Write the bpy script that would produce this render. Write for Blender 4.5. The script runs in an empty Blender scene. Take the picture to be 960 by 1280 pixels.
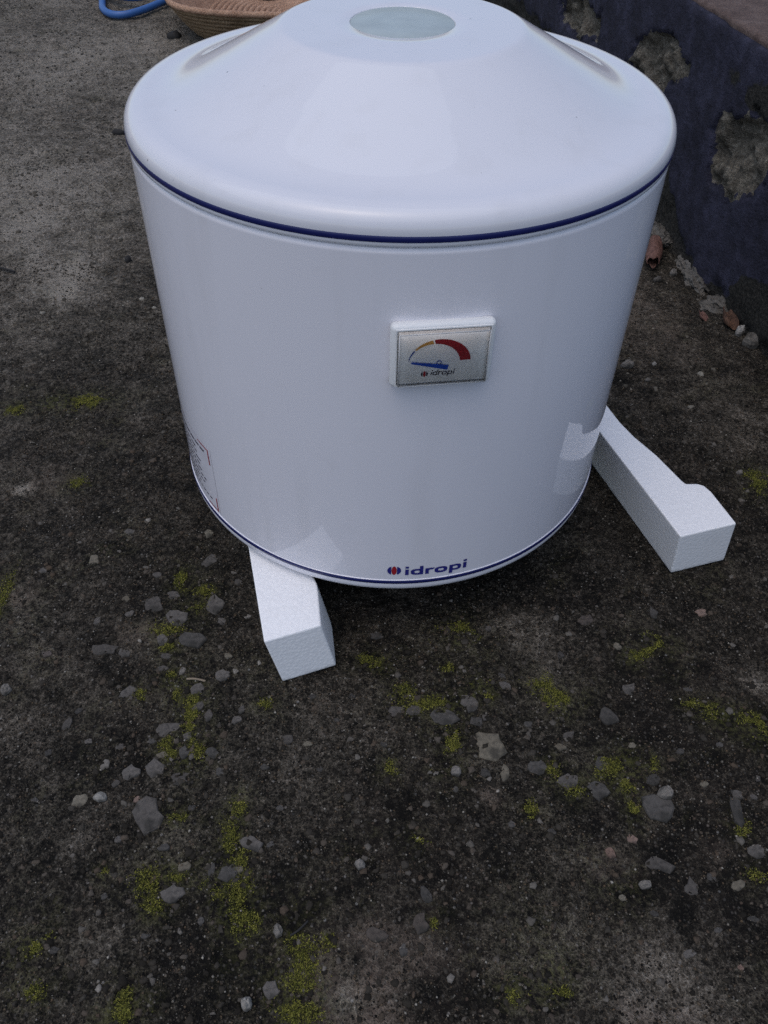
import bpy, bmesh, math, random
import numpy as np
from mathutils import Vector, Matrix

S = bpy.context.scene
C = S.collection

# ---------------------------------------------------------------- camera
cam_d = bpy.data.cameras.new('camera')
cam = bpy.data.objects.new('camera', cam_d)
C.objects.link(cam)
cam_d.sensor_fit = 'VERTICAL'
cam_d.sensor_height = 36.0
cam_d.sensor_width = 27.0
cam_d.lens = 1041.31 / 1280 * 36.0
cam_d.clip_start = 0.02
cam_d.clip_end = 400
_r = Vector((0.99959, 0.02406, 0.01549)); _d = Vector((0.02802, -0.71292, -0.70068)); _f = Vector((-0.00582, 0.70083, -0.7133))
cam.matrix_world = Matrix(((_r.x, -_d.x, -_f.x, 0.0), (_r.y, -_d.y, -_f.y, -0.6494), (_r.z, -_d.z, -_f.z, 0.542), (0, 0, 0, 1)))
S.camera = cam

# ---------------------------------------------------------------- sky, sun, exposure
SUN_AZ, SUN_EL = math.radians(-138), math.radians(72)      # azimuth from +Y towards +X
w = bpy.data.worlds.new('World'); S.world = w; w.use_nodes = True
wn = w.node_tree.nodes; wl = w.node_tree.links
sky = wn.new('ShaderNodeTexSky'); sky.sky_type = 'NISHITA'; sky.sun_disc = False
sky.sun_elevation = SUN_EL; sky.sun_rotation = SUN_AZ
sky.air_density = 1.0; sky.dust_density = 2.4; sky.ozone_density = 1.0
bg = wn['Background']; bg.inputs['Strength'].default_value = 0.15
wl.new(sky.outputs[0], bg.inputs['Color'])
sun_d = bpy.data.lights.new('sun', 'SUN'); sun_d.energy = 0.6; sun_d.angle = math.radians(80); sun_d.color = (0.92, 0.96, 1.0)
sun = bpy.data.objects.new('sun', sun_d); C.objects.link(sun)
_sd = Vector((math.sin(SUN_AZ) * math.cos(SUN_EL), math.cos(SUN_AZ) * math.cos(SUN_EL), math.sin(SUN_EL)))
sun.rotation_euler = _sd.to_track_quat('Z', 'Y').to_euler(); sun.location = _sd * 5
S.view_settings.view_transform = 'Standard'; S.view_settings.look = 'None'
S.view_settings.exposure = -0.02; S.view_settings.gamma = 1.0; S.view_settings.use_curve_mapping = False
S.render.engine = 'CYCLES'
S.cycles.use_denoising = False; S.cycles.use_adaptive_sampling = False
S.cycles.max_bounces = 6; S.cycles.diffuse_bounces = 3; S.cycles.glossy_bounces = 3; S.cycles.transparent_max_bounces = 8; S.cycles.transmission_bounces = 2

rng = np.random.default_rng(7)
random.seed(7)
R = 0.2            # radius of the heater
GZ = -0.076        # ground level (the heater's lower stripe is z = 0)
ZT = 1.5461 * R    # the upper stripe

# ---------------------------------------------------------------- helpers
def vnoise(x, y, seed=0):
    xi = np.floor(x).astype(np.int64); yi = np.floor(y).astype(np.int64)
    fx = x - xi; fy = y - yi
    fx = fx * fx * fx * (fx * (fx * 6 - 15) + 10); fy = fy * fy * fy * (fy * (fy * 6 - 15) + 10)
    def h(a, b):
        n = (a * 374761393 + b * 668265263 + seed * 974711) & 0x7fffffff
        n = ((n ^ (n >> 13)) * 1274126177) & 0x7fffffff
        n = ((n ^ (n >> 16)) * 374761393) & 0x7fffffff
        return (n & 0xffff) / 65535.0
    a = h(xi, yi); b = h(xi + 1, yi); c = h(xi, yi + 1); d = h(xi + 1, yi + 1)
    return (a + (b - a) * fx) * (1 - fy) + (c + (d - c) * fx) * fy

def fbm(x, y, f, octs=4, seed=0, gain=0.5):
    s = 0.0; a = 1.0; t = 0.0
    for o in range(octs):
        s = s + a * vnoise(x * f + 37.1 * o, y * f - 11.7 * o, seed + o); t += a; a *= gain; f *= 2.03
    return s / t

def link(name, me, mat=None, parent=None, smooth=False):
    o = bpy.data.objects.new(name, me); C.objects.link(o)
    if mat is not None:
        if isinstance(mat, (list, tuple)):
            for m_ in mat: me.materials.append(m_)
        else: me.materials.append(mat)
    if parent is not None: o.parent = parent
    if smooth: me.polygons.foreach_set('use_smooth', [True] * len(me.polygons))
    return o

def pydata(name, V, F, mat=None, parent=None, smooth=False):
    me = bpy.data.meshes.new(name); me.from_pydata([tuple(v) for v in V], [], [tuple(f) for f in F]); me.update()
    return link(name, me, mat, parent, smooth)

def bulk(name, V, F, mat=None, parent=None, smooth=False):
    """fast mesh from numpy: V (n,3), F (m,k) with one k"""
    V = np.asarray(V, np.float32); F = np.asarray(F, np.int32); m, k = F.shape
    me = bpy.data.meshes.new(name)
    me.vertices.add(len(V)); me.vertices.foreach_set('co', V.ravel())
    me.loops.add(m * k); me.loops.foreach_set('vertex_index', F.ravel())
    me.polygons.add(m); me.polygons.foreach_set('loop_start', np.arange(0, m * k, k, dtype=np.int32))
    me.polygons.foreach_set('loop_total', np.full(m, k, np.int32))
    me.update(calc_edges=True); me.validate()
    return link(name, me, mat, parent, smooth)

def vcol(o, name, arr):
    a = o.data.color_attributes.new(name, 'FLOAT_COLOR', 'POINT')
    a.data.foreach_set('color', np.asarray(arr, np.float32).ravel())

def tag(o, label=None, cat=None, group=None, kind=None):
    if label: o['label'] = label
    if cat: o['category'] = cat
    if group: o['group'] = group
    if kind: o['kind'] = kind
    return o

def empty(name, loc=(0, 0, 0)):
    o = bpy.data.objects.new(name, None); C.objects.link(o); o.location = loc; o.empty_display_size = 0.05
    return o

def lathe(name, prof, mat, parent=None, seg=192, cap0=False, cap1=False):
    a = np.linspace(0, 2 * math.pi, seg, endpoint=False)
    V = np.concatenate([np.stack([r * np.cos(a), r * np.sin(a), np.full(seg, z)], 1) for r, z in prof])
    F = []
    for i in range(len(prof) - 1):
        for j in range(seg):
            k = (j + 1) % seg
            F.append((i * seg + j, i * seg + k, (i + 1) * seg + k, (i + 1) * seg + j))
    if cap0: F.append(tuple(range(seg))[::-1])
    if cap1: F.append(tuple(range((len(prof) - 1) * seg, len(prof) * seg)))
    return pydata(name, V, F, mat, parent, True)

def arcp(cx, cz, r, a0, a1, n=8):
    return [(cx + r * math.cos(math.radians(a0 + (a1 - a0) * i / n)), cz + r * math.sin(math.radians(a0 + (a1 - a0) * i / n))) for i in range(n + 1)]

def tube(name, pts, rad, mat, parent=None, seg=10, closed=False, ez=1.0):
    P = np.array(pts, float); n = len(P)
    rad = np.full(n, rad) if np.isscalar(rad) else np.array(rad)
    T = np.zeros_like(P)
    T[1:-1] = P[2:] - P[:-2]; T[0] = P[1] - P[0]; T[-1] = P[-1] - P[-2]
    if closed: T[0] = P[1] - P[-1]; T[-1] = P[0] - P[-2]
    T /= np.linalg.norm(T, axis=1)[:, None]
    V = []
    for i in range(n):
        up = np.array([0, 0, 1.0]) if abs(T[i, 2]) < .9 else np.array([1.0, 0, 0])
        s = np.cross(T[i], up); s /= np.linalg.norm(s); u = np.cross(s, T[i])
        for j in range(seg):
            a = 2 * math.pi * j / seg
            V.append(P[i] + rad[i] * (math.cos(a) * s + ez * math.sin(a) * u))
    F = []
    for i in range(n if closed else n - 1):
        i2 = (i + 1) % n
        for j in range(seg):
            k = (j + 1) % seg
            F.append((i * seg + j, i * seg + k, i2 * seg + k, i2 * seg + j))
    if not closed:
        F.append(tuple(range(seg))[::-1]); F.append(tuple(range((n - 1) * seg, n * seg)))
    return pydata(name, V, F, mat, parent, True)

def rounded_box(name, sx, sy, sz, bev, mat, parent=None, seg=3):
    bm = bmesh.new(); bmesh.ops.create_cube(bm, size=1)
    for v in bm.verts: v.co = Vector((v.co.x * sx, v.co.y * sy, v.co.z * sz))
    bmesh.ops.bevel(bm, geom=bm.edges[:], offset=bev, segments=seg, profile=0.5, affect='EDGES')
    me = bpy.data.meshes.new(name); bm.to_mesh(me); bm.free()
    return link(name, me, mat, parent, True)

# ---------------------------------------------------------------- materials
def newmat(name):
    m = bpy.data.materials.new(name); m.use_nodes = True
    return m, m.node_tree.nodes, m.node_tree.links, m.node_tree.nodes['Principled BSDF']

def N(nodes, t, **kw):
    n = nodes.new(t)
    for k, v in kw.items():
        if k in n.inputs.keys() if hasattr(n.inputs, 'keys') else False: n.inputs[k].default_value = v
        else: setattr(n, k, v)
    return n

def noise(nodes, links, scale, detail=4, rough=0.55, vec=None, dist=0.0):
    n = nodes.new('ShaderNodeTexNoise'); n.inputs['Scale'].default_value = scale; n.inputs['Detail'].default_value = detail
    n.inputs['Roughness'].default_value = rough; n.inputs['Distortion'].default_value = dist
    if vec is not None: links.new(vec, n.inputs['Vector'])
    return n.outputs['Fac']

def ramp(nodes, links, fac, stops, interp='LINEAR'):
    n = nodes.new('ShaderNodeValToRGB'); n.color_ramp.interpolation = interp
    el = n.color_ramp.elements
    while len(el) < len(stops): el.new(0.5)
    for e, (p, c) in zip(el, stops):
        e.position = p; e.color = (c, c, c, 1) if np.isscalar(c) else (*c, 1)
    links.new(fac, n.inputs['Fac'])
    return n.outputs['Color']

def math_(nodes, links, op, a, b=None, c=None, clamp=False):
    n = nodes.new('ShaderNodeMath'); n.operation = op; n.use_clamp = clamp
    for i, x in enumerate((a, b, c)):
        if x is None: continue
        if isinstance(x, (int, float)): n.inputs[i].default_value = x
        else: links.new(x, n.inputs[i])
    return n.outputs[0]

def mix(nodes, links, fac, a, b, mode='MIX'):
    n = nodes.new('ShaderNodeMix'); n.data_type = 'RGBA'; n.blend_type = mode
    for idx, x in ((0, fac), (6, a), (7, b)):
        if isinstance(x, (int, float)): n.inputs[idx].default_value = x
        elif isinstance(x, tuple): n.inputs[idx].default_value = (*x, 1)
        else: links.new(x, n.inputs[idx])
    return n.outputs[2]

def bump(nodes, links, bsdf, height, dist, strength=1.0, prev=None):
    n = nodes.new('ShaderNodeBump'); n.inputs['Distance'].default_value = dist; n.inputs['Strength'].default_value = strength
    links.new(height, n.inputs['Height'])
    if prev is not None: links.new(prev, n.inputs['Normal'])
    links.new(n.outputs['Normal'], bsdf.inputs['Normal'])
    return n.outputs['Normal']

def objco(nodes):
    return nodes.new('ShaderNodeTexCoord').outputs['Object']

def mat_plain(name, col, rough=0.5, spec=0.5, grain=None):
    m, n, l, b = newmat(name)
    b.inputs['Roughness'].default_value = rough; b.inputs['Specular IOR Level'].default_value = spec
    f = noise(n, l, grain or 60, 3, 0.5, objco(n))
    k = ramp(n, l, f, [(0.3, tuple(c * 0.92 for c in col)), (0.7, tuple(min(1, c * 1.06) for c in col))])
    l.new(k, b.inputs['Base Color'])
    return m

def mat_ground():
    m, n, l, b = newmat('weathered_concrete')
    co = objco(n)
    at = n.new('ShaderNodeAttribute'); at.attribute_name = 'stain_tone'
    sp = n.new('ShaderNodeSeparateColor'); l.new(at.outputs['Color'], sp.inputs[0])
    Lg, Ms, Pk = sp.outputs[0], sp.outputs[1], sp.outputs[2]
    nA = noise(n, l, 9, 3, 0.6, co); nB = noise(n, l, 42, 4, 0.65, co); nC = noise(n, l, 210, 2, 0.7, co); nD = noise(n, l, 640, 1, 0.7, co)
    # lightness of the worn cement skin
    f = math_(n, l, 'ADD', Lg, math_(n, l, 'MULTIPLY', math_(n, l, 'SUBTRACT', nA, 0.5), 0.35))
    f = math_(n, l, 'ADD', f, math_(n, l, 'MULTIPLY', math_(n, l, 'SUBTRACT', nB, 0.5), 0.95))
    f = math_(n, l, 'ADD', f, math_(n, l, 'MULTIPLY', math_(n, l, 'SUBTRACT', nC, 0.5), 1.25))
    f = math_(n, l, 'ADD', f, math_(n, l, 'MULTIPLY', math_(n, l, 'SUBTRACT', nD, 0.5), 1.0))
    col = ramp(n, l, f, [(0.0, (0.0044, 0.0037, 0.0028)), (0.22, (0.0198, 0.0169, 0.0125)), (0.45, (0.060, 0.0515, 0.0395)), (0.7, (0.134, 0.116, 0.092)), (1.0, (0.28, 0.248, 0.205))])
    # warm brownish and pinkish wear
    warm = math_(n, l, 'MULTIPLY', Pk, ramp(n, l, nB, [(0.35, 0.0), (0.6, 1.0)]))
    col = mix(n, l, math_(n, l, 'MULTIPLY', warm, 0.75, clamp=True), col, mix(n, l, nC, (0.055, 0.042, 0.032), (0.20, 0.15, 0.118)))
    # green algae film
    gm = math_(n, l, 'MULTIPLY', Ms, ramp(n, l, nC, [(0.40, 0.0), (0.62, 1.0)]))
    gm2 = math_(n, l, 'MULTIPLY', ramp(n, l, noise(n, l, 14, 4, 0.6, co), [(0.54, 0.0), (0.70, 0.6)]), ramp(n, l, nC, [(0.45, 0.0), (0.6, 1.0)]))
    gm = math_(n, l, 'MAXIMUM', gm, math_(n, l, 'MULTIPLY', gm2, 0.6), clamp=True)
    col = mix(n, l, math_(n, l, 'MULTIPLY', gm, 0.7), col, (0.066, 0.068, 0.016))
    # exposed sand grains, pale, dark and rusty, of a size below a pixel or two
    vo = n.new('ShaderNodeTexVoronoi'); vo.inputs['Scale'].default_value = 330; l.new(co, vo.inputs['Vector'])
    gr = n.new('ShaderNodeSeparateColor'); l.new(vo.outputs['Color'], gr.inputs[0])
    core = ramp(n, l, vo.outputs['Distance'], [(0.25, 1.0), (0.45, 0.0)])
    pale = math_(n, l, 'MULTIPLY', core, ramp(n, l, gr.outputs[0], [(0.80, 0.0), (0.86, 1.0)]))
    pale = math_(n, l, 'MULTIPLY', pale, 0.6)
    col = mix(n, l, pale, col, ramp(n, l, gr.outputs[1], [(0.0, (0.06, 0.056, 0.05)), (0.6, (0.10, 0.09, 0.078)), (0.8, (0.12, 0.08, 0.055)), (1.0, (0.26, 0.25, 0.23))]))
    l.new(col, b.inputs['Base Color'])
    b.inputs['Roughness'].default_value = 0.93; b.inputs['Specular IOR Level'].default_value = 0.18
    h = math_(n, l, 'ADD', math_(n, l, 'MULTIPLY', nB, 1.0), math_(n, l, 'ADD', math_(n, l, 'MULTIPLY', nC, 0.7), math_(n, l, 'MULTIPLY', nD, 0.4)))
    bump(n, l, b, h, 0.0065, 1.0)
    return m

def mat_stone(name, c0, c1):
    m, n, l, b = newmat(name)
    co = objco(n); inf = n.new('ShaderNodeObjectInfo')
    f = noise(n, l, 90, 5, 0.65, co); g = noise(n, l, 500, 3, 0.7, co)
    col = mix(n, l, inf.outputs['Random'], c0, c1)
    k = ramp(n, l, math_(n, l, 'ADD', math_(n, l, 'MULTIPLY', f, 0.6), math_(n, l, 'MULTIPLY', g, 0.4)), [(0.32, 0.45), (0.5, 0.95), (0.68, 1.3)])
    col = mix(n, l, 1.0, col, k, 'MULTIPLY')
    col = mix(n, l, math_(n, l, 'MULTIPLY', ramp(n, l, noise(n, l, 60, 4, 0.6, co), [(0.5, 0.0), (0.62, 1.0)]), 0.75), col, (0.02, 0.019, 0.016))
    l.new(col, b.inputs['Base Color']); b.inputs['Roughness'].default_value = 0.85; b.inputs['Specular IOR Level'].default_value = 0.25
    bump(n, l, b, math_(n, l, 'ADD', f, math_(n, l, 'MULTIPLY', g, 0.4)), 0.002, 0.6)
    return m

def mat_islands(name, stops, rough=0.9, spec=0.2):
    m, n, l, b = newmat(name)
    ge = n.new('ShaderNodeNewGeometry')
    col = ramp(n, l, ge.outputs['Random Per Island'], stops)
    f = noise(n, l, 700, 2, 0.6, objco(n))
    col = mix(n, l, 1.0, col, ramp(n, l, f, [(0.3, 0.7), (0.7, 1.15)]), 'MULTIPLY')
    l.new(col, b.inputs['Base Color']); b.inputs['Roughness'].default_value = rough; b.inputs['Specular IOR Level'].default_value = spec
    return m

def mat_enamel(name, col, rough, specks=False, peel=0.00004):
    m, n, l, b = newmat(name)
    co = objco(n)
    f = noise(n, l, 3.5, 3, 0.5, co); g = noise(n, l, 55, 4, 0.7, co)
    c = mix(n, l, ramp(n, l, f, [(0.35, 0.0), (0.7, 1.0)]), col, tuple(x * 0.955 for x in col))
    # faint grime
    c = mix(n, l, math_(n, l, 'MULTIPLY', ramp(n, l, g, [(0.60, 0.0), (0.80, 1.0)]), 0.10), c, (0.45, 0.42, 0.38))
    mp = n.new('ShaderNodeMapping'); mp.inputs['Scale'].default_value = (38, 38, 3.5); l.new(co, mp.inputs['Vector'])
    st = noise(n, l, 1.0, 3, 0.6, mp.outputs[0])
    c = mix(n, l, math_(n, l, 'MULTIPLY', ramp(n, l, st, [(0.52, 0.0), (0.75, 1.0)]), 0.10), c, (0.42, 0.40, 0.37))
    if specks:
        vo = n.new('ShaderNodeTexVoronoi'); vo.inputs['Scale'].default_value = 95; l.new(co, vo.inputs['Vector'])
        s = n.new('ShaderNodeSeparateColor'); l.new(vo.outputs['Color'], s.inputs[0])
        dot = math_(n, l, 'LESS_THAN', vo.outputs['Distance'], math_(n, l, 'MULTIPLY', s.outputs[1], 0.075))
        dot = math_(n, l, 'MULTIPLY', dot, math_(n, l, 'GREATER_THAN', s.outputs[0], specks))
        patch = ramp(n, l, noise(n, l, 9, 2, 0.5, co), [(0.48, 0.0), (0.6, 1.0)])
        c = mix(n, l, math_(n, l, 'MULTIPLY', math_(n, l, 'MULTIPLY', dot, patch), 0.75), c, (0.10, 0.085, 0.07))
    l.new(c, b.inputs['Base Color'])
    l.new(ramp(n, l, g, [(0.3, rough), (0.8, rough * 1.7)]), b.inputs['Roughness'])
    b.inputs['Specular IOR Level'].default_value = 0.5
    if peel: bump(n, l, b, noise(n, l, 160, 2, 0.5, co), peel, 0.5)
    return m

def mat_foam():
    m, n, l, b = newmat('polystyrene_foam')
    co = objco(n)
    vo = n.new('ShaderNodeTexVoronoi'); vo.inputs['Scale'].default_value = 310; l.new(co, vo.inputs['Vector'])
    f = noise(n, l, 40, 3, 0.6, co)
    c = mix(n, l, math_(n, l, 'MULTIPLY', ramp(n, l, f, [(0.55, 0.0), (0.8, 1.0)]), 0.3), (0.90, 0.895, 0.895), (0.80, 0.78, 0.75))
    c = mix(n, l, ramp(n, l, vo.outputs['Distance'], [(0.35, 0.0), (0.75, 0.12)]), c, (0.50, 0.50, 0.51))
    sz = n.new('ShaderNodeSeparateXYZ'); l.new(co, sz.inputs[0])
    soil = math_(n, l, 'ADD', math_(n, l, 'MULTIPLY', sz.outputs[2], -110.0), math_(n, l, 'MULTIPLY', noise(n, l, 130, 4, 0.7, co), 1.6))
    c = mix(n, l, math_(n, l, 'MULTIPLY', ramp(n, l, soil, [(0.35, 0.0), (0.95, 1.0)]), 0.6), c, (0.11, 0.095, 0.075))
    sm = math_(n, l, 'MULTIPLY', ramp(n, l, noise(n, l, 75, 3, 0.6, co), [(0.66, 0.0), (0.74, 1.0)]), ramp(n, l, noise(n, l, 420, 2, 0.6, co), [(0.5, 0.0), (0.6, 1.0)]))
    c = mix(n, l, math_(n, l, 'MULTIPLY', sm, 0.18), c, (0.30, 0.27, 0.23))
    l.new(c, b.inputs['Base Color']); b.inputs['Roughness'].default_value = 0.62; b.inputs['Specular IOR Level'].default_value = 0.4
    h = math_(n, l, 'ADD', math_(n, l, 'MULTIPLY', ramp(n, l, vo.outputs['Distance'], [(0.0, 1.0), (0.7, 0.0)]), 0.8), f)
    bump(n, l, b, h, 0.00045, 0.5)
    return m

def mat_wall():
    m, n, l, b = newmat('peeling_navy_paint')
    co = objco(n)
    at = n.new('ShaderNodeAttribute'); at.attribute_name = 'wear'
    sp = n.new('ShaderNodeSeparateColor'); l.new(at.outputs['Color'], sp.inputs[0])
    nA = noise(n, l, 12, 5, 0.6, co); nB = noise(n, l, 60, 5, 0.65, co); nC = noise(n, l, 260, 4, 0.7, co)
    paint = ramp(n, l, math_(n, l, 'ADD', math_(n, l, 'MULTIPLY', nA, 0.5), math_(n, l, 'MULTIPLY', nB, 0.5)),
                 [(0.3, (0.011, 0.0105, 0.015)), (0.5, (0.029, 0.0285, 0.047)), (0.68, (0.058, 0.058, 0.094))])
    paint = mix(n, l, ramp(n, l, nC, [(0.60, 0.0), (0.75, 0.5)]), paint, (0.09, 0.09, 0.115))
    bare = ramp(n, l, math_(n, l, 'ADD', math_(n, l, 'MULTIPLY', nB, 0.45), math_(n, l, 'MULTIPLY', nC, 0.55)),
                [(0.3, (0.022, 0.019, 0.0145)), (0.5, (0.12, 0.105, 0.082)), (0.7, (0.31, 0.28, 0.225))])
    mould = ramp(n, l, nC, [(0.4, (0.010, 0.0095, 0.008)), (0.7, (0.06, 0.055, 0.046))])
    edge = math_(n, l, 'ADD', sp.outputs[0], math_(n, l, 'MULTIPLY', math_(n, l, 'SUBTRACT', nB, 0.5), 0.55))
    c = mix(n, l, ramp(n, l, edge, [(0.44, 0.0), (0.54, 1.0)]), paint, bare)
    edge2 = math_(n, l, 'ADD', sp.outputs[1], math_(n, l, 'MULTIPLY', math_(n, l, 'SUBTRACT', nB, 0.5), 0.7))
    c = mix(n, l, ramp(n, l, edge2, [(0.42, 0.0), (0.60, 1.0)]), c, mould)
    l.new(c, b.inputs['Base Color']); b.inputs['Roughness'].default_value = 0.85; b.inputs['Specular IOR Level'].default_value = 0.25
    h = math_(n, l, 'ADD', nB, math_(n, l, 'MULTIPLY', nC, 0.7))
    bump(n, l, b, h, 0.005, 1.0)
    return m

def mat_coping():
    m, n, l, b = newmat('mauve_cement')
    co = objco(n)
    nB = noise(n, l, 45, 6, 0.65, co); nC = noise(n, l, 300, 3, 0.7, co)
    c = ramp(n, l, math_(n, l, 'ADD', math_(n, l, 'MULTIPLY', nB, 0.55), math_(n, l, 'MULTIPLY', nC, 0.45)),
             [(0.3, (0.055, 0.037, 0.032)), (0.5, (0.115, 0.081, 0.070)), (0.72, (0.19, 0.145, 0.125))])
    l.new(c, b.inputs['Base Color']); b.inputs['Roughness'].default_value = 0.9; b.inputs['Specular IOR Level'].default_value = 0.2
    bump(n, l, b, math_(n, l, 'ADD', nB, nC), 0.003, 0.8)
    return m

def mat_weave(name, c0, c1, sc=1.0):
    m, n, l, b = newmat(name)
    co = objco(n)
    f = noise(n, l, 320 * sc, 3, 0.6, co); g = noise(n, l, 25, 4, 0.6, co)
    c = ramp(n, l, math_(n, l, 'ADD', math_(n, l, 'MULTIPLY', f, 0.6), math_(n, l, 'MULTIPLY', g, 0.4)), [(0.35, c0), (0.65, c1)])
    l.new(c, b.inputs['Base Color']); b.inputs['Roughness'].default_value = 0.8; b.inputs['Specular IOR Level'].default_value = 0.2
    bump(n, l, b, f, 0.003, 0.9)
    return m

def mat_clear():
    m, n, l, b = newmat('clear_plastic')
    n.remove(b)
    out = n['Material Output']
    tr = n.new('ShaderNodeBsdfTransparent'); tr.inputs[0].default_value = (1, 1, 0.99, 1)
    gl = n.new('ShaderNodeBsdfGlossy'); gl.inputs['Roughness'].default_value = 0.08
    fr = n.new('ShaderNodeFresnel'); fr.inputs[0].default_value = 1.5
    mx = n.new('ShaderNodeMixShader')
    l.new(fr.outputs[0], mx.inputs[0]); l.new(tr.outputs[0], mx.inputs[1]); l.new(gl.outputs[0], mx.inputs[2]); l.new(mx.outputs[0], out.inputs[0])
    return m

M = {}
M['ground'] = mat_ground()
M['g'] = mat_stone('grey_aggregate', (0.072, 0.064, 0.056), (0.122, 0.110, 0.098))
M['d'] = mat_stone('dark_aggregate', (0.05, 0.046, 0.041), (0.088, 0.081, 0.073))
M['t'] = mat_stone('tan_aggregate', (0.125, 0.108, 0.08), (0.175, 0.155, 0.118))
M['b'] = mat_stone('brown_aggregate', (0.07, 0.058, 0.048), (0.11, 0.09, 0.078))
M['p'] = mat_stone('pink_aggregate', (0.17, 0.11, 0.085), (0.22, 0.155, 0.125))
M['l'] = mat_stone('pale_aggregate', (0.15, 0.136, 0.117), (0.22, 0.20, 0.178))
M['w'] = mat_stone('white_chip', (0.26, 0.245, 0.22), (0.34, 0.32, 0.29))
M['mortar'] = mat_stone('old_mortar', (0.12, 0.11, 0.095), (0.17, 0.158, 0.14))
M['grain'] = mat_islands('sand_grains', [(0.0, (0.006, 0.005, 0.004)), (0.35, (0.022, 0.019, 0.015)), (0.65, (0.062, 0.054, 0.042)), (0.80, (0.095, 0.066, 0.040)), (0.92, (0.12, 0.106, 0.086)), (0.98, (0.17, 0.152, 0.125)), (1.0, (0.34, 0.31, 0.26))])
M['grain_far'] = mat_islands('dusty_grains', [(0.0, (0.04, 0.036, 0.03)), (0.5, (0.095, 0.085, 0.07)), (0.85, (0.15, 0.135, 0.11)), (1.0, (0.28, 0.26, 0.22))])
M['gravel'] = mat_islands('worn_gravel', [(0.0, (0.012, 0.010, 0.0075)), (0.4, (0.029, 0.0245, 0.0185)), (0.68, (0.054, 0.047, 0.038)), (0.80, (0.072, 0.052, 0.036)), (0.92, (0.088, 0.078, 0.065)), (0.988, (0.13, 0.117, 0.10)), (1.0, (0.28, 0.255, 0.22))])
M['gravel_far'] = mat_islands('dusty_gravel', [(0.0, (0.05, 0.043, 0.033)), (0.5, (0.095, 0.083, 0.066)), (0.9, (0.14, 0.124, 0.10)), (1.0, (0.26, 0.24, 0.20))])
M['moss'] = mat_islands('moss', [(0.0, (0.020, 0.023, 0.007)), (0.4, (0.080, 0.085, 0.016)), (0.75, (0.165, 0.165, 0.030)), (1.0, (0.28, 0.265, 0.06))])
M['body'] = mat_enamel('white_enamel', (0.80, 0.78, 0.82), 0.035, specks=0.93)
M['lid'] = mat_enamel('white_plastic', (0.71, 0.705, 0.74), 0.045, specks=0.30, peel=0.00002)
M['blue'] = mat_plain('navy_stripe', (0.012, 0.017, 0.105), 0.3)
M['disc'] = mat_plain('grey_cap', (0.40, 0.455, 0.455), 0.35)
M['bezel'] = mat_enamel('bezel_plastic', (0.80, 0.80, 0.79), 0.3, peel=0)
M['dial'] = mat_plain('dial_card', (0.94, 0.89, 0.85), 0.6)
M['clear'] = mat_clear()
M['edge'] = mat_plain('edge_glint', (0.55, 0.54, 0.53), 0.15, 0.8)
M['red'] = mat_plain('print_red', (0.34, 0.012, 0.022), 0.5)
M['orange'] = mat_plain('print_orange', (0.66, 0.33, 0.08), 0.5)
M['pblue'] = mat_plain('print_blue', (0.012, 0.06, 0.30), 0.5)
M['needle'] = mat_plain('needle_blue', (0.010, 0.07, 0.45), 0.45)
M['navy'] = mat_plain('print_navy', (0.02, 0.022, 0.19), 0.45)
M['dark'] = mat_plain('print_dark', (0.05, 0.045, 0.07), 0.5)
M['sticker'] = mat_plain('sticker_film', (0.785, 0.76, 0.80), 0.05)
M['foam'] = mat_foam()
M['wall'] = mat_wall(); M['coping'] = mat_coping()
M['coil'] = mat_weave('straw_coil', (0.12, 0.075, 0.04), (0.36, 0.25, 0.15))
M['weave'] = mat_weave('reddish_straw', (0.24, 0.13, 0.08), (0.58, 0.37, 0.25))
M['hose'] = mat_plain('blue_hose', (0.035, 0.115, 0.33), 0.4)
M['leaf'] = mat_weave('dry_red_leaf', (0.085, 0.043, 0.033), (0.21, 0.115, 0.092), 0.6)
M['rust'] = mat_weave('dry_brown_leaf', (0.04, 0.023, 0.017), (0.15, 0.082, 0.052), 0.6)
M['twig'] = mat_plain('dry_twig', (0.21, 0.165, 0.115), 0.85)
M['black'] = mat_plain('dark_litter', (0.016, 0.014, 0.013), 0.8)

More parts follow.
